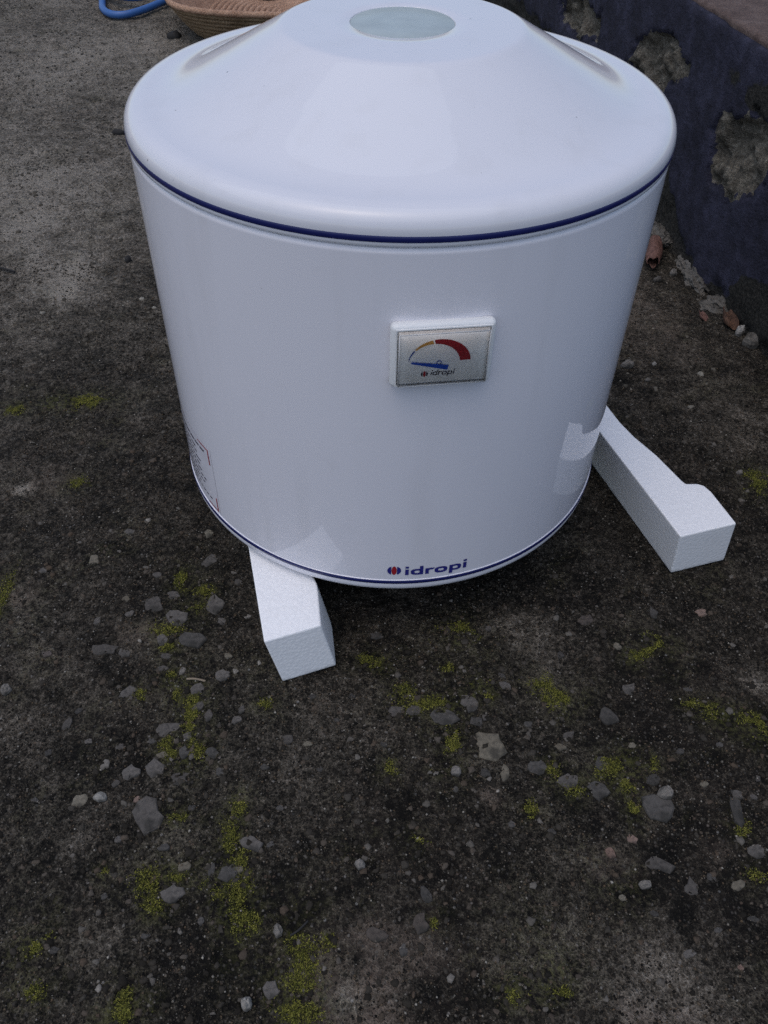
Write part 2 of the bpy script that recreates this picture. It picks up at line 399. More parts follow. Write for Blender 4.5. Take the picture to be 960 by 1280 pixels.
# ---------------------------------------------------------------- ground
STONES = [(-0.2178, -0.1709, 0.0178, 0.0211, 'g'), (-0.1607, -0.1679, 0.0201, 0.021, 'g'), (-0.1922, -0.1868, 0.0176, 0.0186, 'g'), (-0.2015, -0.1589, 0.0128, 0.0098, 'g'), (-0.1738, -0.2103, 0.0229, 0.0177, 'd'), (-0.2005, -0.2104, 0.0107, 0.0125, 'g'), (-0.2502, -0.2217, 0.0212, 0.0159, 'g'), (-0.2315, -0.2253, 0.0113, 0.0105, 'g'), (-0.2176, -0.2683, 0.0176, 0.0176, 'g'), (-0.1406, -0.2464, 0.0139, 0.0132, 'g'), (-0.1598, -0.26, 0.0109, 0.0121, 'g'), (-0.2871, -0.1191, 0.0109, 0.016, 't'), (-0.1743, -0.1148, 0.0141, 0.0147, 'g'), (-0.1803, -0.0796, 0.0097, 0.0111, 't'), (-0.2605, -0.0794, 0.0096, 0.009, 'g'), (-0.3335, -0.1311, 0.0107, 0.0084, 'g'), (-0.2364, -0.1838, 0.0073, 0.0075, 'g'), (-0.2446, -0.1653, 0.0082, 0.0088, 't'), (-0.1509, -0.1871, 0.0066, 0.0092, 'g'), (-0.1429, -0.1411, 0.0069, 0.009, 'g'), (-0.1291, -0.1799, 0.0081, 0.0065, 'l'), (-0.1932, -0.2283, 0.0113, 0.006, 'g'), (-0.1939, -0.2417, 0.009, 0.0067, 'g'), (-0.1762, -0.2427, 0.0056, 0.0092, 'l'), (-0.2212, -0.134, 0.0092, 0.0092, 'g'), (-0.2655, -0.1912, 0.008, 0.0103, 'g'), (-0.1759, -0.2989, 0.0289, 0.0165, 'g'), (-0.1797, -0.336, 0.0152, 0.0167, 'g'), (-0.1612, -0.3428, 0.0188, 0.015, 'g'), (-0.177, -0.3739, 0.0231, 0.0243, 'g'), (-0.1987, -0.3393, 0.0126, 0.0139, 'g'), (-0.1472, -0.4302, 0.0154, 0.0151, 'g'), (-0.1768, -0.3227, 0.0103, 0.0057, 't'), (-0.16, -0.3057, 0.0085, 0.0081, 'g'), (-0.1456, -0.2867, 0.0067, 0.0137, 'g'), (-0.1558, -0.2779, 0.0107, 0.0093, 'g'), (-0.2628, -0.2958, 0.0079, 0.0123, 'g'), (-0.2327, -0.3629, 0.0123, 0.012, 't'), (-0.2209, -0.3318, 0.0076, 0.0085, 'l'), (-0.1091, -0.4139, 0.0128, 0.0162, 'd'), (-0.0962, -0.3929, 0.0179, 0.0121, 'g'), (-0.1886, -0.3609, 0.0055, 0.0066, 'p'), (-0.119, -0.2805, 0.006, 0.0077, 'g'), (-0.1365, -0.3207, 0.0109, 0.0099, 'd'), (-0.1599, -0.32, 0.0103, 0.01, 'd'), (-0.1425, -0.4103, 0.0105, 0.007, 't'), (-0.1221, -0.4131, 0.0058, 0.0116, 'd'), (-0.1013, -0.4114, 0.0058, 0.0058, 't'), (0.0128, -0.2776, 0.0175, 0.0107, 'g'), (0.0262, -0.2772, 0.0135, 0.0107, 'g'), (0.051, -0.2817, 0.0228, 0.0136, 'd'), (0.0732, -0.2671, 0.0164, 0.0156, 'g'), (0.0784, -0.283, 0.0107, 0.0091, 'd'), (0.0883, -0.3055, 0.0275, 0.026, 't'), (0.1045, -0.2494, 0.0097, 0.0097, 'g'), (0.1026, -0.2381, 0.0084, 0.0083, 'd'), (-0.0786, -0.3059, 0.0118, 0.0094, 'g'), (0.0824, -0.3289, 0.0115, 0.0083, 'd'), (0.099, -0.3284, 0.009, 0.0124, 't'), (0.0939, -0.1875, 0.0066, 0.0073, 'g'), (-0.0071, -0.1974, 0.0146, 0.0089, 'd'), (0.0867, -0.2797, 0.0061, 0.0069, 'g'), (-0.0698, -0.4891, 0.0122, 0.0115, 'g'), (0.034, -0.426, 0.0092, 0.0122, 'd'), (0.0299, -0.4456, 0.0112, 0.0138, 'b'), (-0.0007, -0.4538, 0.0133, 0.0093, 'b'), (0.0183, -0.463, 0.0077, 0.0071, 'd'), (0.2122, -0.2458, 0.0133, 0.014, 'g'), (0.1893, -0.2756, 0.0149, 0.0171, 'd'), (0.1559, -0.2939, 0.0113, 0.0074, 'g'), (0.146, -0.3044, 0.0092, 0.0066, 't'), (0.1259, -0.3213, 0.0168, 0.0126, 'd'), (0.1494, -0.3329, 0.0179, 0.0124, 'g'), (0.1711, -0.3403, 0.0152, 0.0176, 'd'), (0.1778, -0.3182, 0.0143, 0.0128, 'd'), (0.217, -0.3314, 0.0115, 0.0111, 'd'), (0.25, -0.1653, 0.0075, 0.0154, 'd'), (0.2046, -0.3025, 0.0066, 0.0059, 't'), (0.2087, -0.2056, 0.0072, 0.008, 't'), (0.3015, -0.3267, 0.0058, 0.005, 'g'), (0.2793, -0.3429, 0.0089, 0.0083, 'g'), (0.2159, -0.3553, 0.0249, 0.0239, 'd'), (0.2764, -0.3534, 0.01, 0.0243, 'd'), (0.2849, -0.3837, 0.0157, 0.0127, 'g'), (0.2079, -0.3968, 0.0214, 0.0121, 'g'), (0.2301, -0.4151, 0.014, 0.0163, 'g'), (0.2447, -0.4056, 0.0059, 0.0084, 'd'), (0.2639, -0.4101, 0.01, 0.0077, 't'), (0.1721, -0.3914, 0.0084, 0.0073, 'p'), (0.2938, -0.3424, 0.0057, 0.0055, 'g'), (0.1904, -0.3793, 0.0097, 0.0075, 'p'), (0.2165, -0.4583, 0.0089, 0.0058, 'g'), (0.2495, -0.4664, 0.0049, 0.0042, 'p'), (0.2979, -0.1617, 0.0166, 0.0098, 'p'), (0.1857, -0.176, 0.0134, 0.0131, 'b'), (-0.2208, -0.4694, 0.0076, 0.0052, 'd'), (-0.2995, -0.2286, 0.0091, 0.0071, 'b'), (-0.267, -0.364, 0.0061, 0.006, 'd'), (-0.2572, -0.2828, 0.0067, 0.0063, 'd'), (-0.0813, -0.3931, 0.0054, 0.0048, 'd'), (-0.2689, -0.3236, 0.007, 0.0066, 'd'), (-0.1949, -0.393, 0.0071, 0.0049, 'g'), (-0.0392, -0.2869, 0.0067, 0.006, 'd'), (-0.0492, -0.3304, 0.0057, 0.0055, 'd'), (-0.0773, -0.3645, 0.0068, 0.0058, 'd'), (0.1303, -0.3769, 0.0067, 0.0056, 'd'), (0.1005, -0.3716, 0.0061, 0.0057, 'd'), (0.2775, -0.2986, 0.0073, 0.006, 'd'), (0.2635, -0.2456, 0.007, 0.0067, 'd'), (0.1563, -0.2161, 0.0072, 0.0069, 'd'), (-0.213, -0.3147, 0.0084, 0.0066, 'g'), (-0.2398, -0.3119, 0.0065, 0.0067, 'g'), (-0.1389, -0.2264, 0.0064, 0.0068, 't'), (-0.1217, -0.2897, 0.008, 0.0075, 'g'), (-0.1281, -0.3364, 0.0082, 0.0069, 'd'), (-0.1879, -0.3102, 0.0065, 0.0059, 'd'), (-0.2077, -0.349, 0.0062, 0.0054, 'g'), (-0.1448, -0.3666, 0.0067, 0.0058, 'd'), (-0.1598, -0.3979, 0.0083, 0.0061, 'd'), (-0.1241, -0.4474, 0.0067, 0.0054, 'd'), (-0.1608, -0.4589, 0.0055, 0.0042, 'd'), (-0.1952, -0.4333, 0.0057, 0.0051, 'd'), (0.1976, -0.4326, 0.0063, 0.0044, 'd'), (0.2405, -0.4421, 0.0056, 0.0049, 'd'), (0.2683, -0.4333, 0.0069, 0.0051, 'd'), (0.1767, -0.4223, 0.0058, 0.0045, 't'), (0.2428, -0.307, 0.0066, 0.0059, 'd'), (0.2557, -0.3343, 0.0064, 0.0063, 't'), (0.121, -0.2854, 0.008, 0.0068, 'd'), (0.0588, -0.3439, 0.0063, 0.0053, 'd'), (0.0014, -0.3077, 0.0065, 0.005, 'd'), (-0.0271, -0.2634, 0.0061, 0.0055, 'd'), (-0.0611, -0.2646, 0.0061, 0.0055, 'd'), (-0.0606, -0.3097, 0.0065, 0.0058, 't'), (-0.0937, -0.3318, 0.007, 0.0055, 'd')]
MOSS = [(-0.1732, -0.152, 0.0076, 0.0079), (-0.1821, -0.2479, 0.0069, 0.0066), (-0.1914, -0.2197, 0.0085, 0.0052), (-0.1969, -0.1361, 0.0061, 0.0122), (-0.3589, 0.1336, 0.0246, 0.0111), (-0.4461, 0.1145, 0.0112, 0.0078), (-0.3358, -0.0083, 0.0093, 0.0077), (-0.4051, 0.1285, 0.0094, 0.0079), (-0.1976, -0.1997, 0.0116, 0.0073), (-0.2076, -0.2672, 0.0054, 0.0064), (-0.3607, -0.1647, 0.006, 0.0201), (-0.1603, -0.2864, 0.008, 0.023), (-0.1484, -0.319, 0.0077, 0.0086), (-0.1764, -0.312, 0.0065, 0.0058), (-0.1683, -0.3231, 0.0058, 0.0043), (-0.1664, -0.4213, 0.0092, 0.0115), (-0.1486, -0.4179, 0.0081, 0.0046), (-0.157, -0.4409, 0.0067, 0.0044), (-0.1109, -0.3946, 0.0065, 0.0145), (-0.1025, -0.4032, 0.0047, 0.0083), (-0.0999, -0.4294, 0.0074, 0.0223), (-0.1179, -0.4243, 0.0092, 0.0056), (-0.0875, -0.4447, 0.0078, 0.0064), (-0.2317, -0.4676, 0.0109, 0.0084), (-0.1653, -0.4975, 0.0079, 0.0072), (-0.1623, -0.5076, 0.0093, 0.0047), (-0.1493, -0.3749, 0.0097, 0.0051), (-0.0522, -0.4785, 0.0118, 0.0246), (-0.0453, -0.5006, 0.0115, 0.0083), (-0.013, -0.4399, 0.0045, 0.0048), (-0.0309, -0.4593, 0.005, 0.0051), (0.0315, -0.3872, 0.0072, 0.0055), (0.0406, -0.4431, 0.0051, 0.0048), (-0.0113, -0.2253, 0.0128, 0.0068), (0.0323, -0.27, 0.0149, 0.007), (0.0173, -0.2556, 0.0083, 0.0064), (0.0549, -0.3074, 0.0105, 0.0158), (0.0685, -0.1983, 0.0175, 0.0125), (0.048, -0.2695, 0.0068, 0.0047), (0.0788, -0.2503, 0.0083, 0.0065), (0.007, -0.3293, 0.0051, 0.0062), (0.2428, -0.2045, 0.0131, 0.009), (0.2242, -0.2155, 0.0057, 0.0061), (0.1454, -0.2545, 0.0152, 0.0113), (0.156, -0.2628, 0.0096, 0.0063), (0.1358, -0.3245, 0.0058, 0.0063), (0.1954, -0.3348, 0.0051, 0.0083), (0.2181, -0.3197, 0.0052, 0.005), (0.1838, -0.3208, 0.0129, 0.0085), (0.3087, -0.2792, 0.0108, 0.0111), (0.2605, -0.2616, 0.0062, 0.0048), (0.1145, -0.3591, 0.0074, 0.0058), (0.1958, -0.3566, 0.0056, 0.0086), (0.2762, -0.3699, 0.0055, 0.0065), (0.2794, -0.4028, 0.0071, 0.0049), (0.1202, -0.4681, 0.0055, 0.0045), (0.1255, -0.486, 0.0096, 0.0039), (-0.101, -0.2737, 0.0068, 0.0047), (-0.1995, -0.4166, 0.0046, 0.0035), (0.056, -0.2281, 0.0071, 0.0067), (0.0893, -0.2595, 0.0062, 0.0048), (-0.1761, -0.1741, 0.0067, 0.0066), (-0.1761, -0.2645, 0.0054, 0.008), (-0.108, -0.3654, 0.0055, 0.0077), (-0.2266, -0.4954, 0.0074, 0.0049), (0.2785, -0.2688, 0.0068, 0.0064), (0.4041, 0.0229, 0.0124, 0.0134), (0.0909, -0.4865, 0.0075, 0.0058), (-0.0985, -0.2077, 0.0036, 0.0035), (0.1534, -0.3409, 0.0063, 0.0054)]
PATCHES = [(-0.49, 0.433, 0.063, 0.094, 'l', 1.0), (-0.644, 0.701, 0.066, 0.143, 'l', 0.7), (-0.525, 0.755, 0.095, 0.131, 'l', 0.6), (-0.602, 1.408, 0.161, 0.199, 'l', 0.5), (-0.767, 1.189, 0.115, 0.197, 'l', 0.3), (-0.579, 0.563, 0.037, 0.068, 'l', 0.9), (-0.46, 0.39, 0.024, 0.067, 'l', 1.0), (-0.37, 0.004, 0.022, 0.021, 'p', 0.8), (-0.389, -0.022, 0.01, 0.01, 'l', 2.0), (-0.011, -0.489, 0.032, 0.024, 'p', 1.2), (-0.021, -0.494, 0.016, 0.011, 'l', 0.4), (0.022, -0.476, 0.024, 0.02, 'p', 0.7), (-0.001, -0.453, 0.014, 0.009, 'p', 0.8), (0.032, -0.446, 0.009, 0.013, 'p', 0.6), (0.189, -0.469, 0.046, 0.031, 'l', 0.5), (0.198, -0.483, 0.043, 0.025, 'l', 0.4), (0.117, -0.459, 0.039, 0.026, 'e', 1.0), (0.102, -0.425, 0.029, 0.022, 'e', 0.5), (0.168, -0.403, 0.018, 0.015, 'p', 0.4), (0.183, -0.498, 0.026, 0.009, 'p', 0.9), (0.223, -0.48, 0.032, 0.022, 'l', 0.5), (0.154, -0.4, 0.024, 0.021, 'e', 0.4), (0.12, -0.182, 0.033, 0.02, 'l', 0.7), (0.133, -0.204, 0.036, 0.027, 'l', 0.6), (0.146, -0.242, 0.024, 0.025, 'l', 0.5), (0.328, -0.234, 0.021, 0.014, 'l', 1.0), (0.419, 0.112, 0.042, 0.046, 'l', 0.7), (0.37, 0.132, 0.029, 0.031, 'l', 0.4), (0.341, 0.377, 0.045, 0.075, 'p', 0.5), (0.358, 0.299, 0.053, 0.058, 'p', 0.4), (0.138, -0.364, 0.019, 0.016, 'l', 0.25), (-0.033, -0.271, 0.047, 0.035, 'l', 0.35), (-0.063, -0.317, 0.045, 0.035, 'l', 0.35), (-0.09, -0.365, 0.037, 0.026, 'l', 0.25), (-0.187, -0.465, 0.025, 0.018, 'l', 0.5), (-0.239, -0.4, 0.047, 0.031, 'l', 0.25), (-0.278, -0.295, 0.053, 0.047, 'l', 0.3), (-0.322, -0.198, 0.043, 0.047, 'l', 0.25), (-0.192, -0.321, 0.032, 0.029, 'k', 0.4), (-0.269, -0.178, 0.037, 0.038, 'k', 0.3), (0.051, -0.379, 0.073, 0.043, 'k', 0.5), (0.249, -0.277, 0.081, 0.063, 'k', 0.7), (0.252, -0.397, 0.065, 0.055, 'k', 0.8), (0.048, -0.488, 0.032, 0.029, 'k', 0.6), (-0.116, -0.463, 0.066, 0.036, 'k', 0.5), (0.165, -0.143, 0.115, 0.04, 'k', 0.6), (0.33, -0.029, 0.051, 0.098, 'k', 0.4), (0.267, -0.008, 0.052, 0.075, 'k', 0.6), (-0.355, 0.451, 0.058, 0.214, 'k', 0.35), (-0.283, 0.165, 0.058, 0.131, 'k', 0.3), (-0.422, 0.175, 0.068, 0.068, 'k', 0.3), (-0.071, -0.424, 0.052, 0.034, 'k', 0.4), (0.073, -0.42, 0.035, 0.023, 'k', 0.3), (0.087, -0.348, 0.008, 0.006, 'p', 1.5), (-0.207, -0.27, 0.02, 0.016, 'p', 0.3), (-0.226, -0.203, 0.022, 0.011, 'p', 0.6), (-0.345, -0.161, 0.012, 0.02, 'p', 0.6), (0.255, -0.387, 0.012, 0.009, 'p', 0.7)]


def axis(lo, hi, step, reach):
    a = list(np.arange(lo, hi + step / 2, step)); s = step; out = []
    x = a[-1]
    while x < reach: s *= 1.45; x += s; out.append(x)
    s = step; x = a[0]; pre = []
    while x > -reach: s *= 1.45; x -= s; pre.append(x)
    return np.array(pre[::-1] + a + out)

def ground_h(x, y):
    near = np.clip((y + 0.6) / 2.4, 0, 1)
    h = (fbm(x, y, 5, 3, 11) - 0.5) * 0.008 + (fbm(x, y, 28, 4, 21) - 0.5) * 0.0065 + (fbm(x, y, 105, 2, 31) - 0.5) * 0.0042
    # coarser hollows where the skin has worn away
    worn = np.clip((fbm(x, y, 9, 3, 41) - 0.48) * 6, 0, 1)
    h = h - worn * 0.0025
    return np.minimum(h - 0.001, 0.0035)

gx = axis(-1.10, 0.56, 0.0042, 70); gy = axis(-0.56, 1.85, 0.0045, 70)
X, Y = np.meshgrid(gx, gy)
far = np.clip((np.hypot(X, Y) - 2.2) / 2, 0, 1)
Z = GZ + ground_h(X, Y) * (1 - far)
nx, ny = len(gx), len(gy)
idx = np.arange(nx * ny).reshape(ny, nx)
F = np.stack([idx[:-1, :-1], idx[:-1, 1:], idx[1:, 1:], idx[1:, :-1]], -1).reshape(-1, 4)
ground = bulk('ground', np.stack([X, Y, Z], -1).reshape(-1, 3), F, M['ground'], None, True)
tag(ground, 'dark mossy weathered concrete ground of the yard', None, None, 'structure')
# tone, stains and wear of the cement skin: paler towards the far left, black with mould in front
x, y = X.ravel(), Y.ravel()
L = 0.24 + 0.43 / (1 + np.exp(-(y - 0.36 - 0.55 * (x + 0.3)) / 0.19)) + 0.30 * (fbm(x, y, 5, 4, 61) - 0.5) * (0.4 + 0.6 / (1 + np.exp(-(y - 0.2) / 0.15)))
L = L + 0.34 * np.clip((np.hypot(x, y) - 2.6) / 1.5, 0, 1)     # far ground out of view, lightened to brighten the lid's reflection
P = 0.16 * fbm(x, y, 8, 3, 71); G = np.zeros_like(x)
for (px, py, rx, ry, k, wt) in PATCHES:
    d = ((x - px) / rx) ** 2 + ((y - py) / ry) ** 2
    sel = d < 6
    wv = np.exp(-d[sel]) * wt * np.clip(0.3 + 1.4 * fbm(x[sel], y[sel], 30, 4, 81), 0, 1.6)
    wv *= 1.0 if py > 0 else 1.2
    if k == 'l': L[sel] += 0.33 * wv
    elif k == 'k': L[sel] -= 0.20 * wv
    elif k == 'p': L[sel] += 0.26 * wv; P[sel] += 0.9 * wv
    elif k == 'e': L[sel] += 0.22 * wv; G[sel] += 0.30 * wv
for (px, py, rx, ry) in MOSS:
    d = ((x - px) / (rx * 2.1)) ** 2 + ((y - py) / (ry * 2.1)) ** 2
    sel = d < 5; G[sel] += np.exp(-d[sel]) * 0.75 * np.clip(2.2 * fbm(x[sel], y[sel], 45, 3, 161) - 0.3, 0, 1.3)
vcol(ground, 'stain_tone', np.stack([np.clip(L, 0.02, 1), np.clip(G, 0, 1), np.clip(P, 0, 1), np.ones_like(x)], 1))

def gz(px, py):
    return GZ + float(ground_h(np.array([px]), np.array([py]))[0])

def stone_mesh(sx, sy, h, seed, n=11, domed=False):
    rs = np.random.default_rng(seed)
    a = np.sort((np.arange(n) + rs.uniform(-0.33, 0.33, n)) / n * 2 * math.pi)
    r = rs.uniform(0.78, 1.12, n)
    if not domed:                              # angular crushed rock
        r *= 1 / np.maximum(np.abs(np.cos(a + rs.uniform(0, 3))), np.abs(np.sin(a + rs.uniform(0, 3)))).clip(0.75) * 0.88
    tl = rs.uniform(-0.35, 0.35, 2)
    V = []
    rings = [(1.04, -0.9), (1.0, 0.25), (0.90, 0.8), (0.5, 1.0)] if not domed else [(0.8, -0.9), (1.0, 0.0), (0.88, 0.5), (0.5, 0.88)]
    for s, z in rings:
        for i in range(n):
            zz = z * h * (1 + (0.25 * rs.normal() if z > 0.3 else 0)) + (h * 0.5 * (tl[0] * math.cos(a[i]) + tl[1] * math.sin(a[i])) * s if z > 0 else 0)
            V.append((0.5 * sx * r[i] * s * math.cos(a[i]), 0.5 * sy * r[i] * s * math.sin(a[i]), zz))
    V.append((0, 0, h * 1.03))
    F = []
    for k in range(len(rings) - 1):
        for i in range(n):
            j = (i + 1) % n
            F.append((k * n + i, k * n + j, (k + 1) * n + j, (k + 1) * n + i))
    t = (len(rings) - 1) * n
    for i in range(n): F.append((t + i, t + (i + 1) % n, len(V) - 1))
    me = bpy.data.meshes.new('stone'); me.from_pydata(V, [], F); me.update()
    return me

for i, (px, py, sx, sy, c) in enumerate(STONES):
    h = min(0.0022, 0.0008 + 0.035 * min(sx, sy))
    o = link('stone', stone_mesh(sx * 1.02, sy * 1.02, h, 100 + i), M[c], ground, c in 'lt')
    o.location = (px, py, gz(px, py) - 0.0001); o.rotation_euler = (random.uniform(-.04, .04), random.uniform(-.04, .04), 0)

# sand grains and grit worked loose from the concrete
def scatter_grains(n, xr, yr, s0, s1, pw=2.0):
    px = rng.uniform(*xr, n); py = rng.uniform(*yr, n)
    keep = fbm(px, py, 16, 3, 91) + 0.35 * rng.uniform(-1, 1, n) > 0.42
    px, py = px[keep], py[keep]; n = len(px)
    s = s0 + (s1 - s0) * rng.uniform(0, 1, n) ** pw
    base = np.array([(1, 0, 0), (0.2, 1, 0), (-1, 0.15, 0), (-0.1, -1, 0), (0, 0, 0.75), (0, 0, -0.6)])
    a = rng.uniform(0, 2 * math.pi, n); ca, sa = np.cos(a), np.sin(a)
    B = base[None] * rng.uniform(0.6, 1.15, (n, 6, 1)) * s[:, None, None] * 0.5
    V = np.stack([B[..., 0] * ca[:, None] - B[..., 1] * sa[:, None] + px[:, None], B[..., 0] * sa[:, None] + B[..., 1] * ca[:, None] + py[:, None],
                  B[..., 2] + (GZ + ground_h(px, py) + s * 0.12)[:, None]], -1).reshape(-1, 3)
    f = np.array([(0, 1, 4), (1, 2, 4), (2, 3, 4), (3, 0, 4), (1, 0, 5), (2, 1, 5), (3, 2, 5), (0, 3, 5)])
    return V, (f[None] + 6 * np.arange(n)[:, None, None]).reshape(-1, 3)
def grit(specs, mat, label):
    Vs, Fs, off = [], [], 0
    for a_ in specs:
        v, f = scatter_grains(*a_); Vs.append(v); Fs.append(f + off); off += len(v)
    tag(bulk('grit', np.concatenate(Vs), np.concatenate(Fs), mat), label, 'grit', None, 'stuff')
grit(((125000, (-0.42, 0.46), (-0.55, 0.12), 0.0009, 0.0030, 2.2), (26000, (-0.62, 0.46), (0.1, 0.45), 0.0011, 0.0038, 2.3)), M['grain'], 'fine dark sand grains strewn over the near mossy concrete')
def half_buried(n, xr, yr, s0, s1, pw, mat, label):
    """small aggregate sunk in the cement, only the worn tops showing"""
    px = rng.uniform(*xr, n); py = rng.uniform(*yr, n)
    keep = fbm(px, py, 11, 3, 171) + 0.25 * rng.uniform(-1, 1, n) > 0.44
    px, py = px[keep], py[keep]; n = len(px); s = s0 + (s1 - s0) * rng.uniform(0, 1, n) ** pw; m_ = 7
    a = (np.arange(m_)[None] + rng.uniform(-.35, .35, (n, m_))) / m_ * 2 * math.pi + rng.uniform(0, 6.28, (n, 1))
    asp = rng.uniform(.6, 1, (n, 1)); rr = rng.uniform(.5, 1.15, (n, m_)) * s[:, None] / 2; th_ = rng.uniform(0, 6.28, (n, 1))
    def ring(k, z):
        x_, y_ = rr * k * np.cos(a), rr * k * np.sin(a) * asp
        return np.stack([px[:, None] + x_ * np.cos(th_) - y_ * np.sin(th_), py[:, None] + x_ * np.sin(th_) + y_ * np.cos(th_), (GZ + ground_h(px, py))[:, None] + z * s[:, None] + 0 * x_], -1)
    V = np.concatenate([ring(1.0, -0.10), ring(0.92, 0.10), ring(0.5, 0.20) + rng.normal(0, 1, (n, m_, 1)) * s[:, None, None] * np.array([0, 0, .03])], 1).reshape(-1, 3)
    k = np.arange(m_); k2 = (k + 1) % m_
    q = np.concatenate([np.stack([k, k2, k2 + m_], 1), np.stack([k, k2 + m_, k + m_], 1), np.stack([k + m_, k2 + m_, k2 + 2 * m_], 1), np.stack([k + m_, k2 + 2 * m_, k + 2 * m_], 1), np.array([(2 * m_, 2 * m_ + i, 2 * m_ + i + 1) for i in range(1, m_ - 1)])])
    tag(bulk('gravel', V, (q[None] + 3 * m_ * np.arange(n)[:, None, None]).reshape(-1, 3), mat), label, 'gravel', None, 'stuff')
half_buried(9000, (-0.42, 0.46), (-0.55, 0.14), 0.0026, 0.0085, 2.0, M['gravel'], 'small worn gravel half buried in the near concrete')
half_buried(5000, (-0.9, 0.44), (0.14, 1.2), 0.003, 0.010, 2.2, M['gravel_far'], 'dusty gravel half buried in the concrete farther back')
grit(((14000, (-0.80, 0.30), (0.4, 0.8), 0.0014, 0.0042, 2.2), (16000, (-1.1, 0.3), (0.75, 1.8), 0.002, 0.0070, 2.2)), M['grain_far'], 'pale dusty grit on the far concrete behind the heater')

# moss: low cushions of tiny leaflets
def moss_leaves():
    P_ = []
    for (px, py, rx, ry) in MOSS:
        n = int(np.clip(rx * ry * 6.5e6, 70, 3000))
        q = rng.normal(0, 0.85, (n * 3, 2))
        xx = px + q[:, 0] * rx; yy = py + q[:, 1] * ry
        k = fbm(xx, yy, 85, 3, 131) * 0.6 + fbm(xx, yy, 30, 2, 151) * 0.4 + 0.16 * (0.7 - np.hypot(q[:, 0], q[:, 1])) + rng.uniform(-.07, .07, len(xx)) > 0.50
        xx, yy, qq = xx[k][:n], yy[k][:n], q[k][:n]
        hh = 0.0020 * np.exp(-(qq ** 2).sum(1)) * np.clip(fbm(xx, yy, 160, 2, 141) * 2.4 - 0.6, 0.05, 1.5)
        P_.append(np.stack([xx, yy, GZ + ground_h(xx, yy) + hh * rng.uniform(0.3, 1, len(xx))], 1))
    P_ = np.concatenate(P_); n = len(P_)
    a = rng.uniform(0, 2 * math.pi, n); ln = rng.uniform(0.0006, 0.0019, n); wd = ln * rng.uniform(0.35, 0.6, n); up = rng.uniform(0.2, 1.0, n)
    dx, dy = np.cos(a), np.sin(a)
    v0 = P_ - np.stack([-dy * wd / 2, dx * wd / 2, 0 * a], 1); v1 = P_ + np.stack([-dy * wd / 2, dx * wd / 2, 0 * a], 1)
    v2 = P_ + np.stack([dx * ln, dy * ln, up * ln], 1); v3 = P_ + np.stack([dx * ln * .45, dy * ln * .45, up * ln * .75 + wd * .2], 1)
    V = np.stack([v0, v1, v2, v3], 1).reshape(-1, 3)
    f = np.array([(0, 3, 2), (3, 1, 2), (0, 1, 3)])
    return V, (f[None] + 4 * np.arange(n)[:, None, None]).reshape(-1, 3)
v, f = moss_leaves()
tag(bulk('moss', v, f, M['moss']), 'yellow green moss cushions between the stones of the ground', 'moss', None, 'stuff')

# ---------------------------------------------------------------- low wall
WA = np.array([0.40929, 0.59049]); WD = np.array([0.19372, -0.98106]); WN = np.array([-0.98106, -0.19372])   # origin, along, outward
WTOP = 0.2265
CHIPS = [(0.145, 0.108, 0.085, 0.047, 0.42), (-0.135, 0.126, 0.088, 0.036, 0.1), (-0.47, 0.098, 0.10, 0.030, 0.12), (-0.80, 0.13, 0.07, 0.04, 0.0), (0.46, 0.09, 0.09, 0.05, 0.3), (-1.2, 0.08, 0.12, 0.05, 0.1)]
ts = np.arange(-2.4, 0.95, 0.0048); zs = np.concatenate([np.arange(-0.10, WTOP - 0.012, 0.0048), [WTOP - 0.010, WTOP - 0.006, WTOP - 0.003]])
T, Zw = np.meshgrid(ts, zs)
chip = np.zeros_like(T)
wob = (fbm(T, Zw, 26, 5, 201, 0.62) - 0.5)
for (ct, cz, rt, rz, an) in CHIPS:
    ca, sa = math.cos(an), math.sin(an); dt, dz = T - ct, Zw - cz
    u_, v_ = (dt * ca + dz * sa) / rt, (-dt * sa + dz * ca) / rz
    d = np.sqrt(u_ ** 2 + v_ ** 2) + wob * 1.25
    chip = np.maximum(chip, np.clip((1.06 - d) / 0.12, 0, 1))
# paint lost along the foot, lower towards the near end
foot = np.interp(T, [-2.4, -0.3, -0.04, 0.064, 0.139, 0.2, 0.95], [0.045, 0.035, 0.018, -0.046, -0.072, -0.06, -0.06]) + wob * 0.035
low = np.clip((foot - Zw) / 0.008 * 0.5 + 0.5, 0, 1)
md = np.sqrt(((T - 0.29) / 0.075) ** 2 + ((Zw + 0.045) / 0.05) ** 2) + wob * 0.9
mould = np.maximum(np.clip((1.05 - md) / 0.25, 0, 1), low * 0.85)
md = np.sqrt(((T - 0.165) / 0.10) ** 2 + ((Zw - 0.175) / 0.028) ** 2) + wob * 1.1
mould = np.maximum(mould, 0.8 * np.clip((1.0 - md) / 0.5, 0, 1))
rough_in = (fbm(T, Zw, 45, 4, 211) - 0.5)
depth = (fbm(T, Zw, 7, 3, 221) - 0.5) * 0.007 + wob * 0.002 - chip * (0.010 + 0.045 * rough_in * chip) - low * (0.006 + 0.014 * rough_in)
depth = depth + np.where(Zw > WTOP - 0.012, -((Zw - WTOP + 0.012) / 0.012) ** 2 * 0.006, 0)
depth = depth + np.clip((GZ + 0.022 - Zw) / 0.03, 0, 1.2) ** 2 * 0.012 * np.clip(fbm(T, Zw * 0, 18, 3, 231) * 3 - 0.9, 0, 1.5)
Wx = WA[0] + WD[0] * T + WN[0] * depth; Wy = WA[1] + WD[1] * T + WN[1] * depth
Vw = np.stack([Wx, Wy, Zw], -1); nr, nc = T.shape
